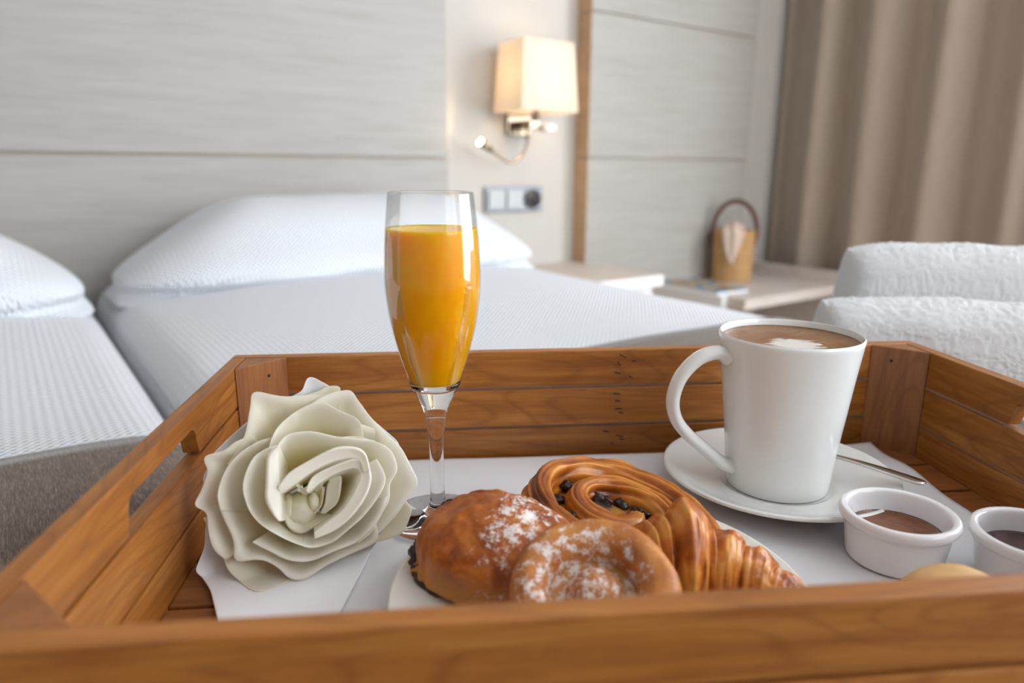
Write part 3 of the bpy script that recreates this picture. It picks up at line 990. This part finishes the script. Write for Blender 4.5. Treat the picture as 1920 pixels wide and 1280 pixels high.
# ramekins
def ramekin(x, y, jam, label, jlabel, jz):
    r = thing('ramekin', label, 'ramekin', T(x, y, Z1), TRAY_RZ, 'jam ramekins')
    op = smooth_profile([(0, .0008), (.0245, .0008), (.0262, 0), (.0272, .001), (.0280, .006), (.0295, .018), (.0302, .0232)], 5)
    ip = smooth_profile([(.0318, .0240), (.0335, .0262), (.0338, .0290), (.0325, .0312), (.0300, .0314), (.0282, .0295), (.0272, .0225), (.0255, .010), (.0225, .0045), (0, .004)], 5)
    lathe('body', op + ip, MELAMINE, r, 72)
    rr_ = np.interp(jz, [.0045, .010, .0225, .0295], [.0225, .0255, .0272, .0282])
    j = lathe('jam', [(0, jz - .004), (rr_ - .002, jz - .004), (rr_ - .0002, jz + .0004), (rr_ - .002, jz - .0004), (.012, jz), (0, jz + .0003)], jam, r, 60)
    j['label'] = jlabel
ramekin(.2765, .3705, JAM_A, 'small white ramekin of amber apricot jam beside the saucer', 'glossy amber jam', .0180)
ramekin(.3385, .3370, JAM_B, 'small white ramekin of dark berry jam cut off by the photo edge', 'dark berry jam', .0180)

# bun just peeking over the front boards
def bun():
    n_, m_ = 36, 56
    a = np.linspace(-PI / 2, PI / 2, n_)
    b = np.linspace(0, 2 * PI, m_, endpoint=False)
    A_, B_ = np.meshgrid(a, b, indexing='ij')
    P = np.stack([.030 * np.cos(A_) ** .75 * np.cos(B_), .027 * np.cos(A_) ** .75 * np.sin(B_), .0225 + .0225 * np.sign(np.sin(A_)) * np.abs(np.sin(A_)) ** .9], -1)
    P += .0012 * fbm(P, 40, 2, 3)[..., None]
    P[..., 2] = np.maximum(P[..., 2], .0008)
    o = grid_obj('bread_roll', P, CR_BUN, wrap=True, loc=T(.2445, .278, Z1), rot=(0, 0, TRAY_RZ + .2))
    fix_normals(o)
    tag(o, 'small pale golden bread roll in front of the jam ramekins', 'bread roll')
bun()

# ================================================================== PLATE AND PASTRIES
PX, PY = .082, .331
pt = thing('pastry_plate', 'round white dinner plate holding four pastries', 'plate', T(PX, PY, Z1), TRAY_RZ)
pp = smooth_profile([(0, .0042), (.060, .0042), (.070, .0048), (.077, .0075), (.090, .0118), (.104, .0150), (.1105, .0162)], 6)
pu = smooth_profile([(.1120, .0158), (.1118, .0142), (.104, .0120), (.086, .0072), (.074, .0016), (.070, 0), (.066, 0), (.065, .0014), (0, .0016)], 5)
lathe('body', pp + pu, CHINA_P, pt, 112)
PZ = Z1 + .0042

def roll_pastry():
    t = thing('chocolate_pastry', 'glossy golden pastry with dark chocolate filling at its end, dusted with sugar', 'pastry')
    t.matrix_world = Matrix.Translation(T(.0300, .3510, PZ + .0045)) @ Matrix.Rotation(TRAY_RZ + math.radians(-34), 4, 'Z') @ Matrix.Rotation(math.radians(5), 4, 'Y') @ Matrix.Rotation(math.radians(6), 4, 'X')
    n_, m_ = 130, 150
    L = .0465
    ts = np.sin(np.linspace(-1, 1, n_) * PI / 2)
    a = np.linspace(0, 2 * PI, m_, endpoint=False)
    c_, s_ = np.cos(a), np.sin(a)
    rings = []
    for tt in ts:
        k = max(1 - abs(tt) ** 5.5, 0) ** .34
        hw = .0325 * (.80 + .20 * (1 - abs(tt) ** 2.4)) * k + .0004
        hz = .0350 * (.78 + .22 * (1 - abs(tt) ** 2.2)) * (k * .92 + .08)
        y = hw * np.sign(c_) * np.abs(c_) ** .78
        z = np.where(s_ > 0, hz * np.abs(s_) ** .64, -.012 * np.abs(s_) ** .5 * k)
        x = L * tt * (1 + .10 * (s_ < 0)) + .005 * np.cos(a) * (1 - tt * tt) - .006 * (y / .0375) ** 2 * np.sign(tt) * abs(tt) ** 3
        rings.append(np.stack([x, y, z + .012], -1))
    P = np.array(rings)
    q = P.copy()
    d = .0020 * fbm(q, 40, 3, 4) + .0005 * fbm(q, 260, 2, 9)
    d = d - .0022 * np.exp(-((q[..., 1] - .018 - .003 * np.sin(q[..., 0] * 70)) / .0022) ** 2) * (q[..., 2] > .015)
    # layered lip round the open end
    d = d - .0016 * np.exp(-((q[..., 0] + .038) / .0020) ** 2) - .0012 * np.exp(-((q[..., 0] + .031) / .0016) ** 2) * (q[..., 2] < .03)
    nv = q - np.array([0, 0, .014])
    nv[..., 0] *= .3
    nv /= np.linalg.norm(nv, axis=-1)[..., None] + 1e-9
    P = P + nv * d[..., None]
    P[..., 2] = np.maximum(P[..., 2], 0)
    o = grid_obj('crust', P, CR_ROLL, t, wrap=True, caps=True)
    fix_normals(o)
    # ragged chocolate seam along the open end
    pth = np.array(list(_cr(np.array([(-.0415, .020, .027), (-.0455, .016, .024), (-.0470, .006, .020), (-.0470, -.005, .016), (-.0455, -.016, .012), (-.0400, -.0235, .0085), (-.0310, -.0300, .0065), (-.0200, -.0325, .0060)], float), 14)))
    P0, Tn, N, B = frames(pth)
    aa = np.linspace(0, 2 * PI, 26, endpoint=False)
    rr = np.interp(np.linspace(0, 1, len(P0)), [0, .08, .4, .65, .85, 1], [.001, .0040, .0042, .0030, .0014, .0004])
    G_ = P0[:, None] + rr[:, None, None] * (np.cos(aa)[None, :, None] * N[:, None] + np.sin(aa)[None, :, None] * B[:, None])
    nn = G_ - P0[:, None]; nn /= np.linalg.norm(nn, axis=-1)[..., None] + 1e-9
    G_ = G_ + nn * (.0026 * fbm(G_, 300, 3, 2) * np.clip(rr / .004, 0, 1)[:, None])[..., None]
    o = grid_obj('chocolate_filling', G_, CHOC, t, wrap=True, caps=True); fix_normals(o)
def lumpy(name, c, s, mat, parent, seed, n_=14, m_=20, rough=.25):
    a = np.linspace(-PI / 2, PI / 2, n_)
    b = np.linspace(0, 2 * PI, m_, endpoint=False)
    A_, B_ = np.meshgrid(a, b, indexing='ij')
    U = np.stack([np.cos(A_) * np.cos(B_), np.cos(A_) * np.sin(B_), np.sin(A_)], -1)
    d = 1 + rough * fbm(U, 2.2, 3, seed)
    P = U * d[..., None] * np.array(s) + np.array(c)
    o = grid_obj(name, P, mat, parent, wrap=True)
    fix_normals(o)
    return o

def layer_attr(o, v):
    at = o.data.attributes.new('layer', 'FLOAT', 'POINT')
    at.data.foreach_set('value', np.asarray(v, np.float32).reshape(-1))

def strand(name, path, width, height, mat, parent, seed, ridge=.0009, nm=44, cover=None, base=None):
    # a strand of laminated dough laid along a path: flat below, domed above, flaky ridges along it
    P0, Tn, N, B = frames(path)
    a = np.linspace(0, 2 * PI, nm, endpoint=False)
    up = np.array([0, 0, 1.0])
    side = np.cross(Tn, up); side /= np.linalg.norm(side, axis=1)[:, None]
    n_ = len(P0)
    width = np.broadcast_to(width, (n_,)); height = np.broadcast_to(height, (n_,))
    c_, s_ = np.cos(a), np.sin(a)
    cw = np.sign(c_) * np.abs(c_) ** .85
    sh = np.where(s_ > 0, np.abs(s_) ** .8, -.35 * np.abs(s_) ** .7)
    P = P0[:, None] + side[:, None] * (cw[None, :, None] * width[:, None, None]) + up * (sh[None, :, None] * height[:, None, None])
    arc = np.concatenate([[0], np.cumsum(np.linalg.norm(np.diff(P0, axis=0), axis=1))])
    k = np.stack([np.broadcast_to(arc[:, None] * 42, (n_, nm)), np.broadcast_to(cw[None] * 6.0, (n_, nm)), np.broadcast_to(sh[None] * 6.0, (n_, nm))], -1)
    d = ridge * (vnoise(k, 1.0, seed) + .7 * vnoise(k * np.array([1.5, 2.4, 2.4]), 1.0, seed + 2)) + .0010 * fbm(P, 60, 2, seed + 5)
    nv = P - (P0 + up * height[:, None] * .2)[:, None]
    nv /= np.linalg.norm(nv, axis=-1)[..., None] + 1e-9
    P = P + nv * d[..., None]
    o = grid_obj(name, P, mat, parent, wrap=True, caps=True)
    fix_normals(o)
    layer_attr(o, np.clip(.5 + .5 * d / (ridge * 1.4 + 1e-9), 0, 1))
    return o

def swirl_pastry():
    t = thing('raisin_swirl', 'large glossy spiral pastry dotted with raisins at the back of the plate', 'pastry', T(.1085, .384, PZ + .0135), 0)
    t.rotation_euler = Matrix.Rotation(TRAY_RZ, 3, 'Z').to_4x4().to_3x3().to_euler()
    t.matrix_world = Matrix.Translation(T(.0955, .384, PZ + .0045)) @ Matrix.Rotation(TRAY_RZ, 4, 'Z') @ Matrix.Rotation(math.radians(12), 4, 'Y') @ Matrix.Rotation(math.radians(12), 4, 'X') @ Matrix.Rotation(math.radians(-12), 4, 'Z') @ Matrix.Scale(1.06, 4)
    th = np.linspace(0, 2 * PI * 2.12, 330)
    r = .0500 - .0192 * th / (2 * PI)
    st = math.radians(-60)
    u_ = th / th[-1]
    path = np.stack([1.18 * r * np.cos(th + st), .92 * r * np.sin(th + st), .0045 + .006 * u_], -1)
    wd_ = np.interp(u_, [0, .04, .3, .7, 1], [.004, .0108, .0088, .0076, .0095])
    hh = np.interp(u_, [0, .05, .5, 1], [.010, .0270, .0255, .0205])
    strand('dough_spiral', path, wd_, hh, CR_SWIRL, t, 12, .0019, 72)
    # custard filling between the turns
    fb = []
    rr_ = np.linspace(0, 1, 10); aa = np.linspace(0, 2 * PI, 48, endpoint=False)
    R_, A_ = np.meshgrid(rr_, aa, indexing='ij')
    P = np.stack([(.046 * R_ * np.cos(A_) * 1.1), .038 * R_ * np.sin(A_), .0160 - .010 * R_ ** 3], -1)
    P[..., 2] += .0012 * fbm(P, 90, 2, 5)
    o = grid_obj('custard_filling', P, CREAM, t, wrap=True)
    solidify(o, .006, -1)
    sx_ = 0
    rs_ = np.random.default_rng(21)
    for i, thv in enumerate((.25, .62, 1.05, 1.7, 2.3, 2.9, 3.55, 4.1, 4.75, 5.3, 5.9, 6.5, 7.2, 7.9, 8.6, 9.4, 10.3)):
        rv = .0500 - .0192 * thv / (2 * PI) - .0096 + rs_.uniform(-.0012, .0012)
        sz_ = rs_.uniform(.0032, .0048)
        rz_ = .0195 + .0035 * min(thv / 8, 1) + rs_.uniform(-.001, .0015)
        lumpy('raisin', (1.18 * rv * math.cos(thv + st), .92 * rv * math.sin(thv + st), rz_), (sz_ * rs_.uniform(1.0, 1.5), sz_ * rs_.uniform(.7, 1.0), sz_ * .85), RAISIN, t, 60 + i, 16, 20, .5)
swirl_pastry()

def coil_pastry():
    t = thing('sugar_coil', 'round coiled pastry dusted with icing sugar, nearest the front boards', 'pastry')
    nrm = Matrix.Rotation(math.radians(22), 4, 'X')
    t.matrix_world = Matrix.Translation(T(.0705, .2985, PZ + .0275)) @ Matrix.Rotation(TRAY_RZ, 4, 'Z') @ nrm @ Matrix.Rotation(math.radians(-6), 4, 'Y') @ Matrix.Scale(.86, 4)
    th = np.linspace(0, 2 * PI * 1.32, 240)
    u_ = th / th[-1]
    r = .0335 * np.interp(u_, [0, .70, .86, 1], [1.06, 1.0, .78, .50])
    st = math.radians(-150)
    path = np.stack([1.06 * r * np.cos(th + st), r * np.sin(th + st), np.interp(u_, [0, .5, .75, 1], [0, 0, -.001, .001])], -1)
    wd_ = np.interp(u_, [0, .05, .5, .72, .9, 1], [.003, .0120, .0126, .0110, .0075, .0045])
    hh = np.interp(u_, [0, .05, .5, .7, .9, 1], [.006, .0185, .0195, .0175, .0130, .006])
    strand('dough_coil', path, wd_, hh, CR_COIL, t, 25, .0004, 44)
    lumpy('dough_knob', (.001, -.001, .001), (.0165, .0155, .0145), CR_COIL, t, 33, 30, 44, .06)
    rr_ = np.linspace(0, 1, 8); aa = np.linspace(0, 2 * PI, 48, endpoint=False)
    R_, A_ = np.meshgrid(rr_, aa, indexing='ij')
    P = np.stack([.040 * R_ * np.cos(A_), .037 * R_ * np.sin(A_), -.003 - .004 * R_ ** 2], -1)
    o = grid_obj('dough_base', P, CR_COIL, t, wrap=True)
    solidify(o, .006, -1)
coil_pastry()

def croissant():
    t = thing('croissant', 'flaky golden croissant beside the sugar-dusted coil', 'pastry')
    t.matrix_world = Matrix.Translation(T(.1475, .3330, PZ + .004)) @ Matrix.Rotation(TRAY_RZ + math.radians(-17), 4, 'Z') @ Matrix.Rotation(math.radians(6), 4, 'Y')
    n_, m_ = 260, 80
    s_ = np.linspace(-1, 1, n_)
    # crescent path, horns bending towards the viewer
    ax = .0535 * s_
    ay = -.016 * np.abs(s_) ** 2.2
    path = np.stack([ax, ay, 0 * s_], -1)
    bounds = np.array([-.86, -.60, -.34, -.12, .16, .40, .62, .84])
    sq = np.where(s_ < -.40, (s_ + .40) / .60, (s_ + .40) / 1.40)
    base = .0182 * (1 - np.abs(sq) ** np.where(sq < 0, 3.0, 1.5)) ** .72 + .0022
    # each wrapped layer swells and drops at its outer edge
    stepv = np.zeros(n_)
    edges = np.array([.20, .46, .68, .86])
    for e in edges:
        for sg in (-1, 1):
            x = sg * s_
            stepv += -.0026 * sstep(e - .012, e + .012, x) + .0020 * sstep(e - .20, e - .02, x) * (x < e + .012) * 0
    lay = np.zeros(n_)
    prev = -.12
    for lo_, hi_ in zip([-.20] + list(edges[:-1]), edges):
        for sg in (-1, 1):
            x = sg * sq
            mk = (x >= lo_) & (x < hi_)
            tt = np.clip((x - lo_) / (hi_ - lo_), 0, 1)
            lay += mk * .0058 * np.sin(tt * PI * .62 + .35) ** 1.5
    rad = base + lay * np.clip(base / .02, 0, 1)
    a = np.linspace(0, 2 * PI, m_, endpoint=False)
    P0, Tn, N, B = frames(path)
    up = np.array([0, 0, 1.0]); side = np.cross(Tn, up)
    c_, sn = np.cos(a), np.sin(a)
    # wrapped edges run obliquely round the body
    P = np.zeros((n_, m_, 3))
    for j in range(m_):
        shift = .10 * math.sin(a[j] + .6)
        rj = np.interp(s_ + shift * (1 - s_ ** 2), s_, rad)
        zz = sn[j] * (1.22 if sn[j] > 0 else .5)
        P[:, j] = P0 + side * (rj * c_[j])[:, None] + up * (rj * zz + rad * .36)[:, None]
    k = np.stack([np.broadcast_to(s_[:, None] * 3.0, (n_, m_)) + .25 * np.sin(a)[None], np.broadcast_to(c_[None] * 2.4, (n_, m_)), np.broadcast_to(sn[None] * 2.4, (n_, m_))], -1)
    kk = np.stack([np.broadcast_to(s_[:, None] * 13, (n_, m_)) + .9 * np.sin(a + .6)[None], np.broadcast_to(c_[None] * 1.8, (n_, m_)), np.broadcast_to(sn[None] * 1.8, (n_, m_))], -1)
    d = .0014 * fbm(k, 1.0, 3, 8) + .0010 * vnoise(kk, 1.0, 14) + .0006 * vnoise(kk * np.array([2.3, 1.3, 1.3]), 1.0, 3)
    nv = P - P0[:, None]; nv /= np.linalg.norm(nv, axis=-1)[..., None] + 1e-9
    P = P + nv * d[..., None] * np.clip(rad / .012, 0, 1)[:, None, None]
    P[..., 2] = np.maximum(P[..., 2], -.0005)
    o = grid_obj('crust', P, CR_CROI, t, wrap=True, caps=True)
    fix_normals(o)
    layer_attr(o, np.clip(.5 + d / .0036, 0, 1))
croissant()

roll_pastry()

# ================================================================== ROSE
RC = Vector((-.0790, .390, .0555))                     # heart of the flower inside the tray
axis = Vector((.172, -.895, .405)).normalized()        # where it looks
yy = Vector((0, 0, 1)); yy = (yy - axis * yy.dot(axis)).normalized(); xx = yy.cross(axis)
RM = Matrix(((xx.x, yy.x, axis.x), (xx.y, yy.y, axis.y), (xx.z, yy.z, axis.z)))
RMn = np.array(RM)
rose = thing('white_rose', 'large open creamy white rose lying in the tray corner', 'rose')
rose.matrix_world = Matrix.Translation(T(*RC)) @ Matrix.Rotation(TRAY_RZ, 4, 'Z') @ RM.to_4x4()
def settle(P, gap):
    # petals that reach the liner bend forward along it; those at the boards lean on them
    Q = P @ RMn.T + np.array(RC)
    d = np.maximum(0, (Z1 + gap - Q[..., 2]) / axis.z)
    Q = Q + d[..., None] * np.array(axis)
    Q[..., 0] = np.maximum(Q[..., 0], TX0 + gap)
    return Q
def keep_inside(P, gap=.0016):
    return (settle(P, gap) - np.array(RC)) @ RMn
def resample(pts, m_):
    P = np.array(pts, float)
    Q = np.array([p for p in _cr(P, 12)])
    L = np.concatenate([[0], np.cumsum(np.linalg.norm(np.diff(Q, axis=0), axis=1))])
    t = np.linspace(0, L[-1], m_)
    return np.stack([np.interp(t, L, Q[:, k]) for k in range(Q.shape[1])], -1)
UNIT = .000103                                          # rims below are laid out in tenths of a millimetre from the heart
def plan(pts, m_):
    q = resample(pts, m_)
    return np.stack([(q[:, 0] - 610) * UNIT, (640 - q[:, 1]) * UNIT], -1)
def petal(rim, base, zr, zb=-.030, curl=.004, cup=1.3, seed=0, wob=.0016, m_=52, n_=26, thick=.0004, belly=.0, deep=None):
    A_, B_ = plan(base, m_), plan(rim, m_)
    t = np.linspace(0, 1, n_)[:, None]
    XY = A_[None] + (B_ - A_)[None] * (t ** .92)[..., None]
    # full, rounded body: bulges outwards from the straight line between foot and rim
    out = (B_ - A_); out /= np.linalg.norm(out, axis=1)[:, None] + 1e-9
    XY = XY + belly * np.sin(t * PI)[..., None] * out[None]
    Zp = zb + (zr - zb) * t ** cup
    e = np.clip((t - .80) / .20, 0, 1)
    Zp = Zp - curl * e ** 2
    P = np.concatenate([XY, np.broadcast_to(Zp[..., None], XY.shape[:2] + (1,))], -1)
    if deep is not None:                                 # the blade goes on down into the cup
        D_ = plan(deep[0], m_)
        tt = np.linspace(0, 1, 8)[:-1, None, None]
        low = np.concatenate([D_[None] + (A_ - D_)[None] * tt, np.broadcast_to(deep[1] + (zb - deep[1]) * tt, (7, m_, 1))], -1)
        P = np.concatenate([low, P], 0)
        t = np.concatenate([np.zeros((7, 1)), t])
    P[..., 0:2] *= (1 - P[..., 2:3] / .44)
    P[..., 2] += wob * fbm(P * np.array([1, 1, .2]), 42, 2, seed) * (.25 + .75 * t)
    P[..., 2] += wob * .22 * fbm(P * np.array([1, 1, .2]), 150, 2, seed + 11) * t
    P[..., 0] += wob * .7 * vnoise(P, 55, seed + 3) * t
    P[..., 1] += wob * .7 * vnoise(P, 55, seed + 7) * t
    P = keep_inside(P)
    o = grid_obj('petal', P, PETAL, rose)
    solidify(o, thick); subsurf(o)
    return o
# outer, wide open petals
petal([(540, 150), (690, 112), (770, 84), (828, 94), (828, 150)], [(600, 420), (660, 420), (720, 430)], -.022, -.036, .002, seed=1)
petal([(1000, 760), (1120, 770), (1160, 800), (1185, 852), (1140, 950), (1100, 975), (985, 992), (860, 1000)], [(820, 700), (840, 760), (820, 820), (760, 860)], -.024, -.036, .002, seed=2)
petal([(60, 740), (75, 780), (110, 880), (150, 960), (175, 1040), (210, 1085), (265, 1130), (340, 1150), (480, 1125), (640, 1090), (760, 1050), (900, 1005), (975, 975)], [(380, 700), (420, 800), (540, 880), (700, 860), (780, 800)], -.014, -.036, .003, seed=3)
petal([(330, 330), (240, 360), (180, 400), (95, 420), (82, 450), (96, 505), (60, 600), (20, 682), (75, 730), (85, 820), (110, 920), (170, 980)], [(500, 520), (450, 580), (430, 660), (440, 760), (480, 820)], -.010, -.036, .004, seed=4, wob=.0022)
petal([(190, 470), (270, 350), (310, 270), (335, 170), (348, 100), (385, 84), (450, 97), (530, 115), (640, 112), (760, 116), (850, 130)], [(440, 600), (500, 540), (600, 500), (700, 500)], -.010, -.036, .004, seed=5, wob=.0022)
petal([(640, 200), (720, 150), (800, 128), (890, 122), (930, 190), (970, 270), (1020, 340), (1100, 430)], [(620, 520), (700, 520), (760, 560), (790, 620)], -.009, -.036, .004, seed=6)
petal([(900, 300), (1040, 362), (1140, 460), (1190, 560), (1228, 670), (1222, 715), (1180, 760), (1090, 860), (985, 945), (900, 990)], [(700, 540), (770, 600), (800, 680), (770, 780), (700, 840)], -.008, -.036, .004, seed=7)
# second ring
petal([(130, 620), (170, 760), (200, 900), (215, 990), (330, 1010), (420, 1060), (480, 1115), (560, 1138), (700, 1090), (850, 1040), (970, 1000), (985, 900)], [(420, 700), (450, 800), (560, 900), (700, 870), (790, 780)], -.002, -.036, .006, seed=8, wob=.0026)
petal([(150, 720), (140, 620), (190, 500), (260, 420), (350, 370), (450, 350)], [(450, 760), (420, 660), (440, 580), (520, 510)], -.001, -.036, .004, seed=9)
petal([(420, 400), (480, 290), (600, 200), (720, 172), (820, 228), (912, 292), (940, 360), (945, 430)], [(500, 540), (560, 500), (680, 490), (780, 540)], -.001, -.036, .003, seed=10)
petal([(800, 395), (940, 405), (1060, 445), (1118, 515), (1132, 610), (1085, 680), (1070, 770), (1010, 860), (960, 940), (880, 1000)], [(680, 540), (760, 590), (800, 680), (770, 780), (690, 850)], .002, -.036, .005, seed=11, wob=.0022)
# third ring: the bowl round the heart
petal([(300, 900), (380, 960), (470, 1020), (600, 1050), (740, 1010), (880, 970), (990, 870), (1060, 750)], [(470, 820), (560, 890), (680, 860), (770, 780)], .004, -.034, .006, seed=12, wob=.002)
petal([(385, 470), (450, 420), (470, 380), (525, 332), (640, 330), (780, 375), (900, 400), (1010, 425)], [(470, 620), (520, 560), (620, 530), (740, 560)], .007, -.034, .004, cup=1.0, seed=13)
petal([(470, 395), (400, 420), (330, 470), (272, 590), (285, 700), (330, 790), (385, 855), (490, 930), (600, 975), (650, 970)], [(520, 560), (480, 620), (470, 720), (500, 800), (580, 870), (640, 880)], .010, -.034, .003, cup=.9, seed=14, wob=.002)
petal([(560, 960), (610, 975), (720, 962), (800, 920), (900, 850), (985, 760), (1040, 660), (1000, 540)], [(580, 870), (660, 870), (740, 800), (790, 700), (790, 620)], .009, -.034, .004, cup=.9, seed=15, wob=.002)
# inner straps whose rolled edges face out
petal([(468, 400), (430, 425), (405, 470), (388, 600), (384, 690), (415, 765), (450, 815)], [(474, 400), (462, 480), (460, 560), (462, 680), (462, 740), (458, 815)], .015, .012, .002, seed=16, wob=.0008, belly=-.001, deep=([(520, 540), (510, 580), (505, 620), (500, 700), (505, 760), (520, 810)], -.032))
petal([(452, 625), (520, 553), (650, 490), (730, 458), (800, 440), (890, 450), (950, 495), (965, 600)], [(462, 668), (545, 622), (650, 560), (760, 520), (860, 510), (910, 530), (930, 600)], .015, .011, .002, seed=17, wob=.0008, deep=([(520, 660), (570, 640), (640, 610), (720, 590), (760, 600), (790, 640), (800, 680)], -.032))
petal([(600, 668), (640, 595), (760, 545), (880, 518), (940, 550), (970, 630), (940, 725), (850, 832), (740, 905), (632, 938)], [(612, 680), (690, 625), (780, 585), (870, 568), (905, 590), (905, 640), (850, 730), (790, 800), (710, 850), (630, 900)], .012, .008, .002, seed=18, wob=.0008, deep=([(640, 690), (690, 660), (740, 650), (780, 650), (790, 670), (785, 700), (760, 750), (720, 790), (680, 820), (630, 840)], -.032))
petal([(548, 632), (560, 625), (590, 650), (640, 625), (700, 600)], [(575, 672), (595, 680), (610, 672), (650, 650), (700, 630)], .008, .003, .001, seed=19, wob=.0005, deep=([(590, 700), (600, 700), (620, 695), (650, 690), (680, 690)], -.030))
petal([(735, 620), (798, 606), (795, 680), (765, 755), (690, 802)], [(722, 640), (712, 680), (705, 720), (695, 760), (672, 798)], -.002, -.006, .001, seed=20, wob=.0006, deep=([(705, 660), (700, 690), (690, 720), (680, 750), (665, 780)], -.030))
petal([(640, 650), (690, 645), (695, 700), (680, 760), (640, 800)], [(655, 690), (665, 690), (665, 720), (655, 750), (640, 770)], -.006, -.012, .001, seed=21, wob=.0005)
petal([(455, 690), (470, 790), (500, 860), (560, 897), (640, 870), (700, 838), (745, 828)], [(530, 730), (540, 770), (560, 800), (590, 815), (620, 810), (650, 800), (680, 790)], -.008, -.016, .002, cup=.6, seed=22, wob=.0008)
def bud(cx, cy, rx, ry, z, rz_, seed):
    return lumpy('bud_petal', ((cx - 610) * UNIT, (640 - cy) * UNIT, z), (rx * UNIT, ry * UNIT, rz_), PETAL, rose, seed, 24, 32, .07)
bud(565, 775, 95, 110, -.018, .011, 5)
bud(640, 735, 34, 58, -.0135, .008, 6)
bud(500, 760, 40, 95, -.017, .009, 7)
# short green stem hidden behind the bloom
STEM = lump('rose_green', (.05, .11, .025), (.09, .17, .05), .5)
tube('stem', keep_inside(np.array([(0, 0, -.034), (0, -.004, -.046), (0, -.010, -.058)])), .0030, STEM, rose, 10)

# napkin twisted round the back of the flower, its corners showing
def napkin():
    rim = [(615, 100), (648, 20), (682, 24), (770, 85), (900, 200), (1000, 300), (1140, 450), (1150, 560), (1100, 800), (960, 1010), (860, 1130), (740, 1260), (600, 1370), (430, 1385), (290, 1380),
           (190, 1280), (100, 1110), (5, 1020), (60, 900), (80, 700), (70, 560), (62, 535), (95, 480), (125, 405), (220, 320), (320, 240), (480, 160), (615, 100)]
    m_, n_ = 240, 34
    pts = np.array(rim, float)
    L = np.concatenate([[0], np.cumsum(np.linalg.norm(np.diff(pts, axis=0), axis=1))])
    tq = np.linspace(0, L[-1], m_, endpoint=False)
    q = np.stack([np.interp(tq, L, pts[:, 0]), np.interp(tq, L, pts[:, 1])], -1)
    q = (q + np.roll(q, 1, 0) + np.roll(q, -1, 0)) / 3
    XY = np.stack([(q[:, 0] - 610) * UNIT, (640 - q[:, 1]) * UNIT], -1)
    a = np.arctan2(XY[:, 1], XY[:, 0])
    P = np.zeros((n_, m_, 3))
    t = np.linspace(.10, 1, n_)
    for i, tt in enumerate(t):
        P[i, :, :2] = XY * tt
        P[i, :, 2] = -.052 + .024 * tt ** 1.7 + .0018 * np.sin(a * 9 + 1) * tt + .002 * np.sin(a * 4) * tt
    P[..., :2] *= (1 - P[..., 2:3] / .44)
    P[..., 2] += .002 * fbm(P, 40, 2, 6) * t[:, None]
    Q = settle(P, .0008)
    o = grid_obj('paper_napkin', Q, NAPKIN, wrap=True, loc=(0, 0, ZO), rot=(0, 0, TRAY_RZ))
    solidify(o, .0006); subsurf(o)
    tag(o, 'white paper napkin wrapped behind the rose, its corners sticking out', 'napkin')
napkin()
